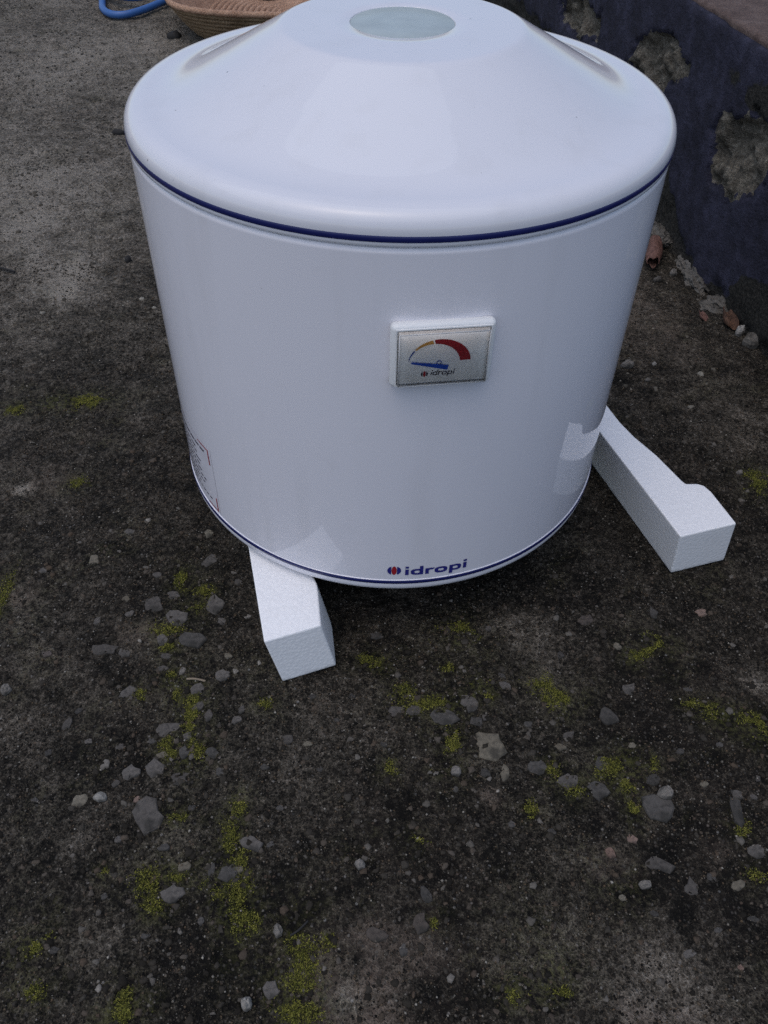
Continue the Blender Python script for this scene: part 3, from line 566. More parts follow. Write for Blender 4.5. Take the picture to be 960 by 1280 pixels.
# over the top and down the back
back = [(0.02, WTOP - 0.0015), (0.55, WTOP - 0.0015), (0.56, -0.10)]
rows = [Vw.reshape(-1, 3)]; wear = [np.stack([chip, mould, 0 * chip, 0 * chip + 1], -1).reshape(-1, 4)]
for (bd, bz) in back:
    rows.append(np.stack([WA[0] + WD[0] * ts - WN[0] * bd, WA[1] + WD[1] * ts - WN[1] * bd, np.full(nc, bz)], 1)); wear.append(np.tile([0, 0.3, 0, 1.0], (nc, 1)))
idx = np.arange((nr + 3) * nc).reshape(nr + 3, nc)
Fw = np.stack([idx[:-1, 1:], idx[:-1, :-1], idx[1:, :-1], idx[1:, 1:]], -1).reshape(-1, 4)
wall = bulk('low_wall', np.concatenate(rows), Fw[:, ::-1], M['wall'], None, True)
vcol(wall, 'wear', np.concatenate(wear))
tag(wall, 'low navy painted wall with plaster chipped off, right of the heater', 'wall')
# cement coping on top, its front edge ragged
tc = np.arange(-2.39, 0.94, 0.006); rowsd = [(0.006, -0.006), (0.004, 0.001), (0.009, 0.0045), (0.02, 0.005)] + [(d_, 0.005) for d_ in np.arange(0.035, 0.545, 0.015)] + [(0.548, -0.002)]
V = []
for bd, bz in rowsd:
    rag = (fbm(tc, tc * 0 + 3.3, 22, 4, 241) - 0.5) * 0.011 if bd < 0.03 else 0
    hz = (fbm(tc, tc * 0 + bd * 1.0, 14, 4, 251) - 0.5) * 0.006
    V.append(np.stack([WA[0] + WD[0] * tc - WN[0] * (bd + rag), WA[1] + WD[1] * tc - WN[1] * (bd + rag), WTOP + bz + hz + 0 * tc], 1))
nr, nc = len(rowsd), len(tc); idx = np.arange(nr * nc).reshape(nr, nc)
cop = bulk('coping', np.concatenate(V), np.stack([idx[:-1, :-1], idx[:-1, 1:], idx[1:, 1:], idx[1:, :-1]], -1).reshape(-1, 4), M['coping'], wall, True)
tag(cop, 'mauve brown cement top of the wall')

# ---------------------------------------------------------------- water heater
heater = empty('water_heater', (0, 0, GZ))
tag(heater, 'squat white cylindrical water heater with blue stripes and a thermometer dial', 'water heater')
def place(o, parent, off=(0, 0, 0)):
    o.parent = parent; o.location = off
    return o
UP = (0, 0, -GZ)      # children are modelled with the lower stripe at z = 0
rb = R * 0.9965
body = place(lathe('body', [(rb - .002, 0.001), (rb - .0004, 0.0022), (rb, 0.0027), (rb, 0.0032), (rb, 0.0040)] + [(rb, 0.0040 + (ZT - 0.0145) * i / 12) for i in range(1, 13)] + [(rb, ZT - .0098), (rb - .0001, ZT - .0090), (rb - .0005, ZT - .0080), (rb - .0014, ZT - 0.0062), (rb - .004, ZT - 0.0048)], M['body'], None, 256), heater, UP)
zr = ZT + 0.0125                 # top of the rim
lp = [(R - .004, ZT - .0048), (R - .0006, ZT - .0052), (R, ZT - .0046), (R, ZT - .0030), (R, ZT + .0030)]
lp += arcp(R - .0125, ZT + .0030, .0125, 8, 80, 8)
zpl = ZT + 0.0585                # plateau
_zl = zr + .0034
def sp_(x, w_): return w_ * math.log1p(math.exp(max(-40, min(40, x / w_))))
_sl = (zpl - _zl) / (R * (.842 - .425))
for k in range(91):
    rr_ = R * (.925 - (.925 - .30) * k / 90)
    lp.append((rr_, _zl + _sl * (sp_(R * .842 - rr_, R * .030) - sp_(R * .425 - rr_, R * .005)) - .0006 * (1 - abs(rr_ / R - .63) / .3 if abs(rr_ / R - .63) < .3 else 0)))
lp += [(R * .24, zpl + .0003), (R * .1860, zpl + .0003), (R * .1840, zpl + .0001), (R * .1832, zpl - .0010), (R * .17, zpl - .0011)]
lid = place(lathe('lid', lp, M['lid'], None, 256), heater, UP)
place(lathe('stripe', [(R + .0001, ZT - .0021), (R + .0003, ZT - .0019), (R + .0003, ZT + .0017), (R + .0001, ZT + .0019)], M['blue'], None, 256), lid)
lo = lathe('cap_disc', [(R * .1825, zpl - .0004), (R * .178, zpl + .0002), (R * .10, zpl + .0006), (.0005, zpl + .0008)], M['disc'], None, 96, cap1=True)
place(lo, lid); tag(lo, 'round grey cap in the middle of the lid')
bp = [(rb - .002, .0030), (R - .0002, .0029), (R, .0025), (R, -.0045)] + arcp(R - .009, -.0045, .009, -8, -78, 7) + [(R * .93, -.0158), (R * .90, -.0168), (R * .86, -.0150), (R * .5, -.010), (R * .25, -.010)]
bcap = place(lathe('bottom_cap', bp, M['body'], None, 256), heater, UP)
place(lathe('stripe', [(R + .0001, -.0014), (R + .0004, -.0012), (R + .0004, .0024), (R + .0001, .0026)], M['blue'], None, 256), bcap)
place(lathe('flange', [(.001, -.009), (.075, -.009), (.075, -.030), (.055, -.036), (.052, -.0755), (.001, -.0757)], M['black'], None, 48), heater, UP)

def on_body(az, z, off=0.0):
    a = math.radians(az); r = rb + off
    return (r * math.sin(a), -r * math.cos(a), z)

def text_mesh(bold=0.0):
    """the maker's name in wide heavy lower-case letters, x-height 1, ascenders 1.5"""
    V, F = [], []
    s, t = 0.40 + bold, 0.27 + bold * 0.6          # upright and level stroke widths
    def quad(x0, y0, x1, y1):
        b0 = len(V); V.extend([(x0, y0, 0), (x1, y0, 0), (x1, y1, 0), (x0, y1, 0)]); F.append((b0, b0 + 1, b0 + 2, b0 + 3))
    def ring(x0, wd, a0=0.0, a1=360.0, n=40):
        b0 = len(V); cx = x0 + wd / 2
        for k in range(n + 1):
            a = math.radians(a0 + (a1 - a0) * k / n); c_, s_ = math.cos(a), math.sin(a)
            ux, uy = math.copysign(abs(c_) ** .74, c_), math.copysign(abs(s_) ** .74, s_)
            V.extend([(cx + wd / 2 * ux, .5 + .52 * uy, 0), (cx + (wd / 2 - s) * ux, .5 + (.52 - t) * uy, 0)])
        for k in range(n): F.append((b0 + 2 * k, b0 + 2 * k + 2, b0 + 2 * k + 3, b0 + 2 * k + 1))
    x_ = 0.0
    quad(x_, 0, x_ + s, 1); quad(x_, 1.17, x_ + s, 1.5); x_ += s + .26                                   # i
    ring(x_, 1.62); quad(x_ + 1.62 - s, 0, x_ + 1.62, 1.5); x_ += 1.62 + .28                               # d
    quad(x_, 0, x_ + s, 1); ring(x_ + .02, 1.45, 52, 150, 20); x_ += 1.22                                   # r
    ring(x_, 1.70); x_ += 1.70 + .26                                                                       # o
    ring(x_, 1.62); quad(x_, -.45, x_ + s, 1); x_ += 1.62 + .28                                            # p
    quad(x_, 0, x_ + s, 1); quad(x_, 1.17, x_ + s, 1.5)                                                    # i
    # overlapping strokes are kept a hair apart so that no two faces share a plane
    me = bpy.data.meshes.new('lettering'); me.from_pydata(V, [], F); me.update()
    return me

def fit_text(me, x0, x1, z0, z1, shear=0.0):
    """lettering scaled so that it fills x0..x1 and its ascenders z0 (baseline) .. z1"""
    co = np.zeros(len(me.vertices) * 3); me.vertices.foreach_get('co', co); co = co.reshape(-1, 3)
    asc = co[:, 1].max(); sx = (x1 - x0) / (co[:, 0].max() - co[:, 0].min()); sz = (z1 - z0) / asc
    return x0 + (co[:, 0] - co[:, 0].min()) * sx + shear * co[:, 1] * sz, z0 + co[:, 1] * sz

def wrap(me, az, z, off):
    for v, a, zz in zip(me.vertices, az, z): v.co = on_body(a, zz, off)
    me.update()

def bent_poly(name, pts, mat, parent, off, sub=6):
    """flat print on the body: quad strip list of (az,z) quads"""
    V, F = [], []
    for (a0, z0, a1, z1) in pts:
        for k in range(sub + 1):
            a = a0 + (a1 - a0) * k / sub
            V += [on_body(a, z0, off), on_body(a, z1, off)]
        b0 = len(V) - 2 * (sub + 1)
        for k in range(sub): F.append((b0 + 2 * k, b0 + 2 * k + 2, b0 + 2 * k + 3, b0 + 2 * k + 1))
    return pydata(name, V, F, mat, parent, True)

# maker's badge above the lower stripe
badge = bent_poly('badge', [(-0.5, .0042, 19.9, .0228)], M['body'], heater, .0001, 16); badge.location = UP
def ellipse_az(ca, cz, ra, rz, a_lo, a_hi, cut0, cut1, n=18):
    """part of an ellipse between two azimuth cuts, as (az, z) strip"""
    q = []
    for k in range(n + 1):
        a = cut0 + (cut1 - cut0) * k / n
        h = rz * math.sqrt(max(0.0, 1 - ((a - ca) / ra) ** 2)); q.append((a, cz - h, cz + h))
    return q
def strip(name, q, mat, parent, off):
    V, F = [], []
    for a, lo_, hi_ in q: V += [on_body(a, lo_, off), on_body(a, hi_, off)]
    for k in range(len(q) - 1): F.append((2 * k, 2 * k + 2, 2 * k + 3, 2 * k + 1))
    return pydata(name, V, F, mat, parent, True)
strip('emblem', ellipse_az(1.65, .0151, 1.65, .0056, 0, 0, 0.0, 0.95), M['navy'], badge, .0005)
strip('emblem', ellipse_az(1.65, .0151, 1.65, .0056, 0, 0, 2.35, 3.3), M['navy'], badge, .0005)
strip('emblem', ellipse_az(1.65, .0151, 0.62, .0054, 0, 0, 1.04, 2.26), M['red'], badge, .0005)
me = text_mesh(0.06); az_, z_ = fit_text(me, 4.3, 19.4, .0093, .0199); wrap(me, az_, z_, .0005); link('lettering', me, M['navy'], badge)

# rating sticker on the left flank, edged with red corner marks
stk = bent_poly('rating_sticker', [(-84, .0045, -49.0, .082)], M['sticker'], heater, .0002, 24); stk.location = UP
for (ca, cz, da, dz) in ((-50.0, .0785, -5.5, -.0165), (-49.7, .0072, -5.0, .0160), (-82.5, .0785, 5.5, -.0165), (-82.5, .0072, 5.0, .0160)):
    lo_a, hi_a = min(ca, ca + da), max(ca, ca + da); z_in, z_out = (cz - .0004, cz + .0004); sg = 1 if dz > 0 else -1
    # one L-shaped outline: the level arm, then the upright arm
    V, F = [], []
    for k in range(7):
        a = ca + da * k / 6; V += [on_body(a, cz - .0006 * sg, .0005), on_body(a, cz + .0006 * sg, .0005)]
    for k in range(6): F.append((2 * k, 2 * k + 2, 2 * k + 3, 2 * k + 1))
    ai = ca + (0.42 if da > 0 else -0.42); V += [on_body(ai, cz + .0006 * sg, .00052), on_body(ai, cz + dz, .00052), on_body(ca, cz + dz, .00052)]
    F.append((1, len(V) - 3, len(V) - 2, len(V) - 1))
    pydata('corner_mark', V, F, M['red'], stk)
q = []
for i, zz in enumerate((.0715, .064, .058, .052, .046, .040, .034, .028, .022, .016)):
    x0 = -80.0
    while x0 < -53.5:
        wd = random.uniform(0.8, 3.4)
        if x0 + wd > -52.3 - (i % 3) * 2: break
        q.append((x0, zz - .0007, x0 + wd, zz + .0007)); x0 += wd + 0.7
    if i == 0: q.append((-70, .0722, -52.3, .0729))
bent_poly('small_print', q, M['dark'], stk, .0005, 3)

# thermometer
TAZ = math.radians(8.9); TW, TH = 0.0675, 0.0475
therm = rounded_box('thermometer', TW, 0.0085, TH, 0.0036, M['bezel'], heater, 5)
th_loc = Vector((rb * math.sin(TAZ), -rb * math.cos(TAZ), 0)) * (1 + 0.0012 / rb)
therm.location = (th_loc.x, th_loc.y, 0.2315 - GZ); therm.rotation_euler = (0, 0, TAZ)
DW, DH = 0.0585, 0.0400
FY = -0.00425           # front face of the bezel (local -y points outwards)
def plate(name, pts, y, mat, parent):
    V = [(a, y, b) for a, b in pts]
    return pydata(name, V, [tuple(range(len(V)))], mat, parent)
dial = rounded_box('dial', DW, 0.0012, DH, 0.0004, M['dial'], therm, 1); dial.location = (0, FY - 0.0003, 0)
def D(u, v): return ((u - 0.5) * DW, DH / 2 - 0.0066 - v * DW * 0.87)        # u, v in widths, from the upper left corner
def ring_part(name, a0, a1, mat, n=24):
    """slice of the crescent scale between two angles seen from the pivot"""
    V, F = [], []
    for k in range(n + 1):
        a = math.radians(a0 + (a1 - a0) * k / n)
        ox, oy = 0.464 + 0.350 * math.cos(a), 0.345 - 0.345 * math.sin(a)
        # inner edge: an offset circle
        c = (0.4075, 0.352); rr = 0.287; dx, dy = math.cos(a), -math.sin(a)
        ex, ey = 0.464 - c[0], 0.345 - c[1]; bq = ex * dx + ey * dy; cq = ex * ex + ey * ey - rr * rr
        s_ = -bq + math.sqrt(max(0, bq * bq - cq)); ix, iy = 0.464 + dx * s_, 0.345 + dy * s_
        V += [(D(ox, oy)[0], 0, D(ox, oy)[1]), (D(ix, iy)[0], 0, D(ix, iy)[1])]
    for k in range(n): F.append((2 * k, 2 * k + 1, 2 * k + 3, 2 * k + 2))
    o = pydata(name, V, F, mat, dial); o.location = (0, -0.0009, 0)
    return o
ring_part('scale_band', 3, 101, M['red']); ring_part('scale_band', 104, 143, M['orange']); ring_part('scale_band', 146, 173, M['pblue'])
a_, b_ = D(0.148, 0.318), D(0.562, 0.415)
dv = Vector((b_[0] - a_[0], 0, b_[1] - a_[1])).normalized(); pv = Vector((-dv.z, 0, dv.x))
nd = []
for y_ in (-0.0016, -0.0022):
    for (pt, wd) in ((a_, .00055), (b_, .0017)):
        for sg in (1, -1): nd.append((pt[0] + pv.x * wd * sg, y_, pt[1] + pv.z * wd * sg))
pydata('needle', nd, [(0, 1, 3, 2), (4, 6, 7, 5), (0, 2, 6, 4), (1, 5, 7, 3), (0, 4, 5, 1), (2, 3, 7, 6)], M['needle'], dial)
pc = D(0.462, 0.345)
tube('pivot_mark', [(pc[0] + .0014 * math.cos(a), -0.0012, pc[1] + .0014 * math.sin(a)) for a in np.linspace(0, 2 * math.pi, 20, endpoint=False)], .0003, M['pblue'], dial, 6, True)
me = text_mesh(-0.06); u0, u1 = D(0.372, 0)[0], D(0.635, 0)[0]; zb = D(0, 0.538)[1]
xx, zz = fit_text(me, u0, u1, zb, zb + .0040, 0.25)
for v_, a, b2 in zip(me.vertices, xx, zz): v_.co = (a, -0.0009, b2)
me.update(); link('lettering', me, M['dark'], dial)
ce = D(0.305, 0.512)
def ell(cx, cz, rx, rz, x0, x1, n=10):
    top_ = [(x0 + (x1 - x0) * k / n) for k in range(n + 1)]
    hs = [rz * math.sqrt(max(0, 1 - ((t_ - cx) / rx) ** 2)) for t_ in top_]
    return [(t_, cz + h_) for t_, h_ in zip(top_, hs)] + [(t_, cz - h_) for t_, h_ in list(zip(top_, hs))[::-1]]
plate('emblem', ell(ce[0], ce[1], .0023, .0023, ce[0] - .00228, ce[0] - .0012), -0.0009, M['dark'], dial)
plate('emblem', ell(ce[0], ce[1], .0023, .0023, ce[0] + .0012, ce[0] + .00228), -0.0009, M['dark'], dial)
plate('emblem', ell(ce[0], ce[1], .0009, .0022, ce[0] - .00088, ce[0] + .00088), -0.0009, M['red'], dial)
# clear raised cover: four thin sides and a front, with a solid lip at the bezel
cw, ch, cd = DW + .0010, DH + .0010, 0.0046
V = []
for (sx_, sz_, yy_) in ((cw / 2, ch / 2, FY + .0002), (cw / 2 - .0009, ch / 2 - .0009, FY - cd + .0008), (cw / 2 - .0018, ch / 2 - .0018, FY - cd)):
    V += [(-sx_, yy_, -sz_), (sx_, yy_, -sz_), (sx_, yy_, sz_), (-sx_, yy_, sz_)]
F = [(8, 9, 10, 11)]
for r_ in (0, 4):
    for k in range(4): F.append((r_ + k, r_ + (k + 1) % 4, r_ + 4 + (k + 1) % 4, r_ + 4 + k))
pydata('clear_cover', V, F, M['clear'], therm)
# edge bars of the clear cover, coloured pale to paint its highlights
ew = 0.0007
for (x0_, z0_, x1_, z1_) in ((-cw / 2 + .0009, -ch / 2 + .0009, cw / 2 - .0009, -ch / 2 + .0009), (cw / 2 - .0009, -ch / 2 + .0009, cw / 2 - .0009, ch / 2 - .0009), (cw / 2 - .0009, ch / 2 - .0009, -cw / 2 + .0009, ch / 2 - .0009), (-cw / 2 + .0009, ch / 2 - .0009, -cw / 2 + .0009, -ch / 2 + .0009)):
    tube('cover_edge_glint', [(x0_, FY - cd + .0006, z0_), ((x0_ + x1_) / 2, FY - cd + .0006, (z0_ + z1_) / 2), (x1_, FY - cd + .0006, z1_)], .00042, M['edge'], therm, 6)
# lip of the cover
V, F = [], []
for (sx_, sz_, yy_) in ((cw / 2 + .0012, ch / 2 + .0012, FY + .0001), (cw / 2 + .0010, ch / 2 + .0010, FY - .0009), (cw / 2 + .0001, ch / 2 + .0001, FY - .0009), (cw / 2 + .0001, ch / 2 + .0001, FY + .0001)):
    V += [(-sx_, yy_, -sz_), (sx_, yy_, -sz_), (sx_, yy_, sz_), (-sx_, yy_, sz_)]
for r_ in (0, 4, 8):
    for k in range(4): F.append((r_ + k, r_ + (k + 1) % 4, r_ + 4 + (k + 1) % 4, r_ + 4 + k))
pydata('cover_lip', V, F, M['bezel'], therm)

# ---------------------------------------------------------------- polystyrene blocks
def foam_block(name, top, shift, ztop, label):
    """top outline (counter-clockwise), the foot of the block shifted a little: it leans"""
    n = len(top); cx = sum(p[0] for p in top) / n; cy = sum(p[1] for p in top) / n
    bm = bmesh.new()
    vt = [bm.verts.new((x_ - cx, y_ - cy, ztop - GZ)) for x_, y_ in top]
    vb = [bm.verts.new((x_ - cx + shift[0], y_ - cy + shift[1], 0.0)) for x_, y_ in top]
    bm.faces.new(vt); bm.faces.new(vb[::-1])
    for i in range(n):
        j = (i + 1) % n; bm.faces.new((vt[j], vt[i], vb[i], vb[j]))
    bmesh.ops.recalc_face_normals(bm, faces=bm.faces[:])
    sharp = [e for e in bm.edges if len(e.link_faces) == 2 and e.calc_face_angle(0) > 0.45]
    bmesh.ops.bevel(bm, geom=sharp, offset=0.0015, segments=2, profile=0.5, affect='EDGES')
    me = bpy.data.meshes.new(name); bm.to_mesh(me); bm.free()
    o = link(name, me, M['foam']); o.location = (cx, cy, GZ)
    return tag(o, label, 'packaging', 'polystyrene packing blocks')
ZB = -0.0172
# left block, runs back under the heater; its widened end shows in front
foam_block('foam_block', [(-0.0988, -0.2519), (-0.0536, -0.2336), (-0.0596, -0.1942), (-0.0612, -0.1880), (-0.0665, -0.1770), (-0.0760, -0.1560), (-0.0950, -0.1500), (-0.1010, -0.1300), (-0.1200, -0.0700), (-0.1450, 0.0200), (-0.1800, 0.0100), (-0.1255, -0.1499)],
           (0.0112, 0.0003), ZB, 'white polystyrene block tucked under the front left of the heater')
foam_block('foam_block', [(0.2692, -0.1211), (0.3262, -0.1019), (0.3132, -0.0599), (0.3082, -0.0511), (0.3020, -0.0485), (0.2908, -0.0492), (0.2881, -0.0453), (0.2781, -0.0243), (0.2704, -0.0080), (0.2533, 0.0199), (0.2425, 0.0430), (0.2338, 0.0695), (0.2180, 0.1200), (0.1880, 0.1150), (0.2189, 0.0246)],
           (0.0078, 0.0060), ZB, 'white polystyrene block lying on the ground right of the heater')

# ---------------------------------------------------------------- basket, hose
bk = empty('woven_basket', (-0.235, 1.64, GZ))
tag(bk, 'shallow oval coiled straw basket on the ground behind the heater', 'basket')
def sup(a, rx, ry, e=3.8):
    c_, s_ = math.cos(a), math.sin(a)
    return rx * math.copysign(abs(c_) ** (2 / e), c_), ry * math.copysign(abs(s_) ** (2 / e), s_)
def rope(name, rx, ry, z, rad, mat, seg=7, n=150, tw=0):
    pts, rr = [], []
    for k in range(n):
        a = 2 * math.pi * k / n; x_, y_ = sup(a, rx, ry); pts.append((x_, y_, z)); rr.append(rad * (1 + 0.06 * math.sin(k * 2.1) + random.uniform(-.05, .05)))
    return tube(name, pts, rr, mat, bk, seg, True)
NC = 9; RH = 0.080
for k in range(NC):
    f_ = k / (NC - 1); fl = f_ ** 0.75
    rope('coil', 0.248 + 0.062 * fl, 0.205 + 0.055 * fl, 0.006 + (RH - 0.006) * f_, 0.0058 if k < NC - 1 else 0.0066, M['coil'] if k < NC - 1 else M['weave'])
for k in range(17):
    f_ = 1 - (k + 0.5) / 17.5
    rope('floor_coil', 0.248 * f_, 0.205 * f_ , 0.0065 + 0.004 * (1 - f_), 0.0072, M['weave'], 6, 110)
# inner lining of the flaring side, stitched reed seen from above
V, F = [], []; n = 150
for k in range(n):
    a = 2 * math.pi * k / n
    for f_ in (0, .33, .66, 1):
        x_, y_ = sup(a, 0.243 + 0.060 * f_ ** .75, 0.200 + 0.053 * f_ ** .75); wv_ = 1 - 0.012 * (k % 2); V.append((x_ * wv_, y_ * wv_, 0.008 + (RH - 0.008) * f_))
for k in range(n):
    k2 = (k + 1) % n
    for j in range(3): F.append((k * 4 + j, k * 4 + j + 1, k2 * 4 + j + 1, k2 * 4 + j))
pydata('lining', V, F, M['weave'], bk, True)
# a dark rounded lump inside
bm = bmesh.new(); bmesh.ops.create_uvsphere(bm, u_segments=20, v_segments=12, radius=1)
for v_ in bm.verts:
    k = 1 + 0.07 * math.sin(3 * v_.co.x + 1) * math.cos(2.5 * v_.co.y) ; v_.co = Vector((v_.co.x * .023 * k * (1 - .2 * v_.co.x), v_.co.y * .017 * k, v_.co.z * .014 * k))
me = bpy.data.meshes.new('pod'); bm.to_mesh(me); bm.free()
pod = link('pod', me, M['black'], None, True); pod.location = (-0.342, 1.765, GZ + 0.0265); pod.rotation_euler = (0, 0.1, 0.3)
tag(pod, 'dark rounded object lying inside the straw basket at the top edge', 'object')

def spline(pts, n=10):
    P_ = np.array(pts, float); out = []
    for i in range(len(P_) - 1):
        p0, p1, p2, p3 = P_[max(0, i - 1)], P_[i], P_[i + 1], P_[min(len(P_) - 1, i + 2)]
        for k in range(n):
            t_ = k / n; out.append(0.5 * ((2 * p1) + (-p0 + p2) * t_ + (2 * p0 - 5 * p1 + 4 * p2 - p3) * t_ ** 2 + (-p0 + 3 * p1 - 3 * p2 + p3) * t_ ** 3))
    out.append(P_[-1]); return out
hz = GZ + 0.0085
hp = spline([(-0.95, 2.35, hz), (-0.84, 2.05, hz), (-0.79, 1.84, hz), (-0.762, 1.735, hz), (-0.742, 1.668, hz), (-0.711, 1.627, hz), (-0.674, 1.624, hz + .001), (-0.638, 1.662, hz + .003), (-0.605, 1.718, hz + .006), (-0.578, 1.775, hz + .012), (-0.588, 1.805, hz + .018), (-0.612, 1.780, hz + .019), (-0.636, 1.738, hz + .017), (-0.676, 1.722, hz + .013),
             (-0.728, 1.745, hz + .012), (-0.78, 1.80, hz + .016), (-0.86, 1.95, hz + .004), (-0.84, 2.2, hz), (-0.7, 2.5, hz)], 10)
hose = tube('garden_hose', hp, 0.0085, M['hose'], None, 12)
tag(hose, 'looped blue garden hose on the ground left of the basket', 'hose')

# ---------------------------------------------------------------- loose stones, leaves, twigs
def loose(name, px, py, sx, sy, h, mat, label, cat, group=None, seed=0, lift=0.35, n=10):
    me = stone_mesh(sx, sy, h, seed, n, True); me.name = name
    o = link(name, me, M[mat]); o.location = (px, py, gz(px, py) + h * lift); o.scale = (.85, .85, .8)
    return tag(o, label, cat, group)
loose('stone', 0.2960, 0.2296, .020, .011, .009, 'l', 'pale angular stone on the ground just right of the heater, above the block', 'stone', 'loose stones', 1)
loose('stone', 0.4611, 0.3110, .015, .014, .012, 'w', 'small whitish stone beside the brown leaf at the foot of the wall', 'stone', 'loose stones', 2)
loose('stone', 0.4690, 0.2840, .029, .021, .013, 'l', 'largest pale grey stone at the foot of the wall', 'stone', 'loose stones', 3)
loose('stone', 0.332, 0.2349, .007, .006, .004, 'w', 'tiny white stone right of the pale stone beside the heater', 'stone', 'loose stones', 4)
loose('stone', 0.3171, 0.2004, .009, .006, .004, 'l', 'tiny pale stone just below the angular stone beside the heater', 'stone', 'loose stones', 5)
loose('stone', 0.3857, 0.035, .009, .007, .005, 'l', 'lone pale pebble near the right edge, right of the polystyrene block', 'stone', 'loose stones', 6)
loose('stone', -0.2168, -0.3598, .013, .010, .006, 'w', 'white angular chip on the ground at the lower left', 'stone', 'loose stones', 7)
loose('stone', -0.0846, -0.4976, .010, .012, .006, 'w', 'small white chip at the bottom edge, left of the bright moss', 'stone', 'loose stones', 8)
loose('stone', -0.0685, -0.4532, .008, .012, .005, 'l', 'narrow pale chip just above the brightest moss patch', 'stone', 'loose stones', 9)
loose('stone', -0.0139, -0.4070, .009, .009, .007, 'l', 'round pale pebble alone in the lower middle of the ground', 'stone', 'loose stones', 10)
loose('stone', 0.2227, -0.3433, .015, .014, .009, 'l', 'rounded pale pebble beside a large dark stone at the lower right', 'stone', 'loose stones', 11)
loose('stone', 0.1947, -0.4128, .013, .008, .006, 'l', 'oblong pale pebble between two grey stones at the lower right', 'stone', 'loose stones', 12)
loose('stone', 0.0593, -0.3303, .011, .009, .006, 'l', 'small pale pebble left of the largest brown stone', 'stone', 'loose stones', 13)
loose('stone', -0.3225, -0.2672, .012, .012, .006, 'l', 'pale pebble cut by the left edge of the photo', 'stone', 'loose stones', 14)
loose('stone', 0.4069, 0.4652, .012, .010, .008, 'l', 'small grey stone between the red leaf and the wall', 'stone', 'loose stones', 15)
loose('stone', 0.3786, 0.4412, .014, .010, .006, 'g', 'flat grey stone just below the red curled leaf', 'stone', 'loose stones', 16)
def lump(px, py, sx, sy, h, seed, label):
    rs = np.random.default_rng(seed); bm = bmesh.new(); bmesh.ops.create_icosphere(bm, subdivisions=4, radius=1)
    for v_ in bm.verts:
        q_ = v_.co.copy(); k = 0.35 + 1.15 * float(fbm(np.array([q_.x * 1.3 + q_.z + seed]), np.array([q_.y * 1.3 - q_.z * .7]), 2.6, 5, seed, 0.65)[0])
        v_.co = Vector((q_.x * sx / 2 * k, q_.y * sy / 2 * k, q_.z * h * k))
    me = bpy.data.meshes.new('mortar_lump'); bm.to_mesh(me); bm.free()
    o = link('mortar_lump', me, M['mortar']); o.location = (px, py, gz(px, py) + h * 0.1)
    tag(o, label, 'rubble', 'mortar lumps at the wall foot')
lump(0.4010, 0.5750, .055, .075, .012, 5, 'crumbled pale mortar lump above the red leaf, nearest the heater')
lump(0.4400, 0.4500, .040, .070, .012, 6, 'pale mortar lump at the foot of the navy paint, middle of the wall foot')
lump(0.4330, 0.4950, .030, .055, .010, 7, 'small mortar lump just behind the middle lump at the wall')
lump(0.4560, 0.3780, .060, .050, .012, 8, 'grey mortar lump above the brown leaf at the wall')

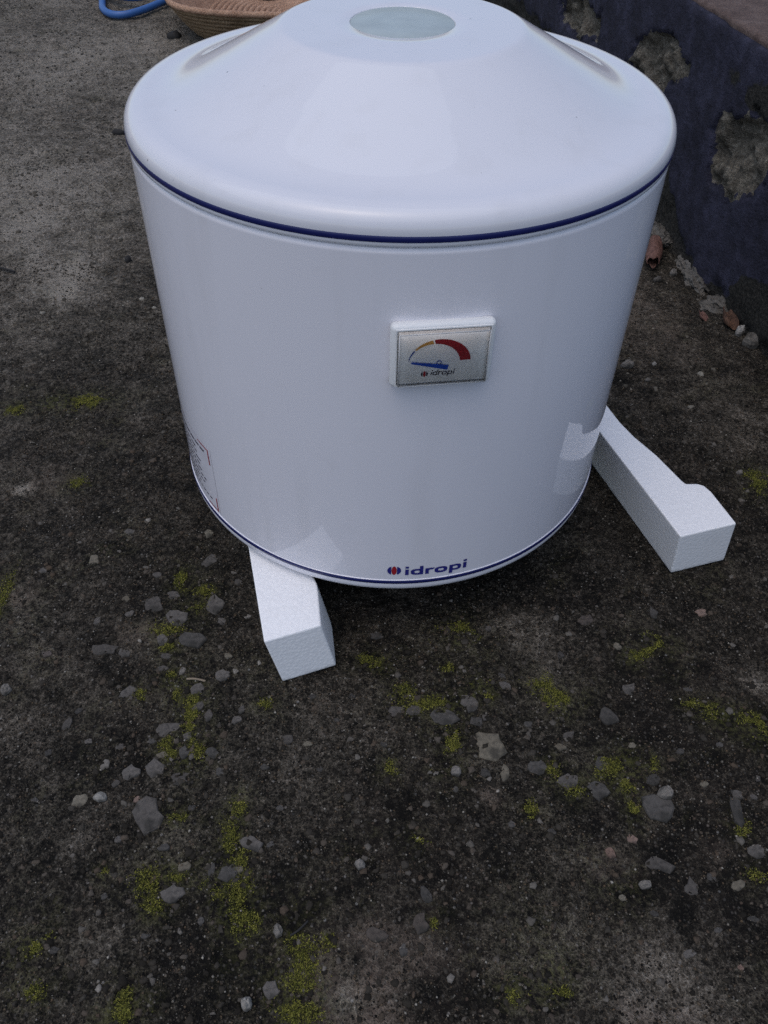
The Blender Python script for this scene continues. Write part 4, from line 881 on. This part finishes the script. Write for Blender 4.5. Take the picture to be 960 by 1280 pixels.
def curled_leaf(name, p0, p1, rad, turn, mat, label, z0):
    """a dry leaf rolled into a tube, open at the near end"""
    a = Vector(p0); b2 = Vector(p1); ax = (b2 - a); L_ = ax.length; ax.normalize(); sd = Vector((0, 0, 1)).cross(ax).normalized(); u_ = Vector((0, 0, 1))
    V, F = [], []; nu, nv = 14, 18
    for i in range(nu + 1):
        t_ = i / nu; wdt = rad * (0.55 + 0.6 * math.sin(math.pi * min(1, t_ * 0.75 + 0.08)))
        for j in range(nv + 1):
            an = turn[0] + (turn[1] - turn[0]) * j / nv; rr = wdt * (1 + 0.18 * math.sin(5 * t_ + 3 * an) * 0.5 - 0.10 * j / nv)
            jag = 0.06 * math.sin(an * 4 + 1) * (t_ > .93)
            q_ = a + ax * (L_ * (t_ + jag)) + sd * (rr * math.cos(an)) + u_ * (rr * math.sin(an) * 0.9)
            V.append(q_)
    c_ = sum(V, Vector()) / len(V); V = [q_ - c_ for q_ in V]
    for i in range(nu):
        for j in range(nv): F.append((i * (nv + 1) + j, i * (nv + 1) + j + 1, (i + 1) * (nv + 1) + j + 1, (i + 1) * (nv + 1) + j))
    o = pydata(name, V, F, mat, None, True); o.location = c_
    md = o.modifiers.new('thick', 'SOLIDIFY'); md.thickness = 0.0007
    return tag(o, label, 'leaf', 'dry leaves by the wall')
curled_leaf('dry_leaf', (0.3935, 0.545, GZ + .012), (0.3760, 0.474, GZ + .011), .0105, (-0.5, 5.4), M['leaf'], 'reddish dry leaf curled into a tube, right beside the heater', 0)
curled_leaf('dry_leaf', (0.4520, 0.352, GZ + .012), (0.4540, 0.318, GZ + .008), .0095, (2.6, 6.0), M['rust'], 'brown curled dry leaf beside the whitish stone at the wall', 0)
curled_leaf('dry_leaf', (0.4180, 0.353, GZ + .007), (0.4215, 0.336, GZ + .005), .0050, (2.8, 6.0), M['leaf'], 'small pinkish leaf scrap left of the brown leaf', 0)

def twig(pts, rad, mat, label):
    o = tube('twig', spline([(a, b2, gz(a, b2) + c_) for a, b2, c_ in pts], 5), rad, mat, None, 6)
    return tag(o, label, 'twig', 'twigs on the ground')
twig([(-0.1705, -0.2523, .0022), (-0.163, -0.2518, .003), (-0.1542, -0.2530, .002)], .0010, M['twig'], 'short pale twig left of the front polystyrene block')
twig([(-0.590, 0.426, .003), (-0.565, 0.4215, .004), (-0.5440, 0.4180, .003)], .0016, M['black'], 'dark twig at the left edge beside the pale patch')
twig([(-0.0600, -0.4560, .0012), (-0.0545, -0.4525, .002), (-0.0485, -0.4460, .0012)], .0008, M['black'], 'thin dark twig right of the narrow pale chip, lower middle')
def litter(name, px, py, sx, sy, h, seed, label, cat):
    o = link(name, stone_mesh(sx, sy, h, seed, 9, True), M['black'], None, True); o.location = (px, py, gz(px, py) + h * .4)
    return tag(o, label, cat)
litter('bark_chip', -0.520, 0.9226, .028, .012, .006, 31, 'black bark chip beside the left edge of the lid', 'bark')
litter('clod', -0.5300, 1.490, .036, .030, .011, 37, 'black clod of soil beside the basket', 'soil')
litter('husk', -0.3931, 0.4631, .012, .012, .006, 33, 'small dark bit of litter on the ground left of the heater', 'litter')
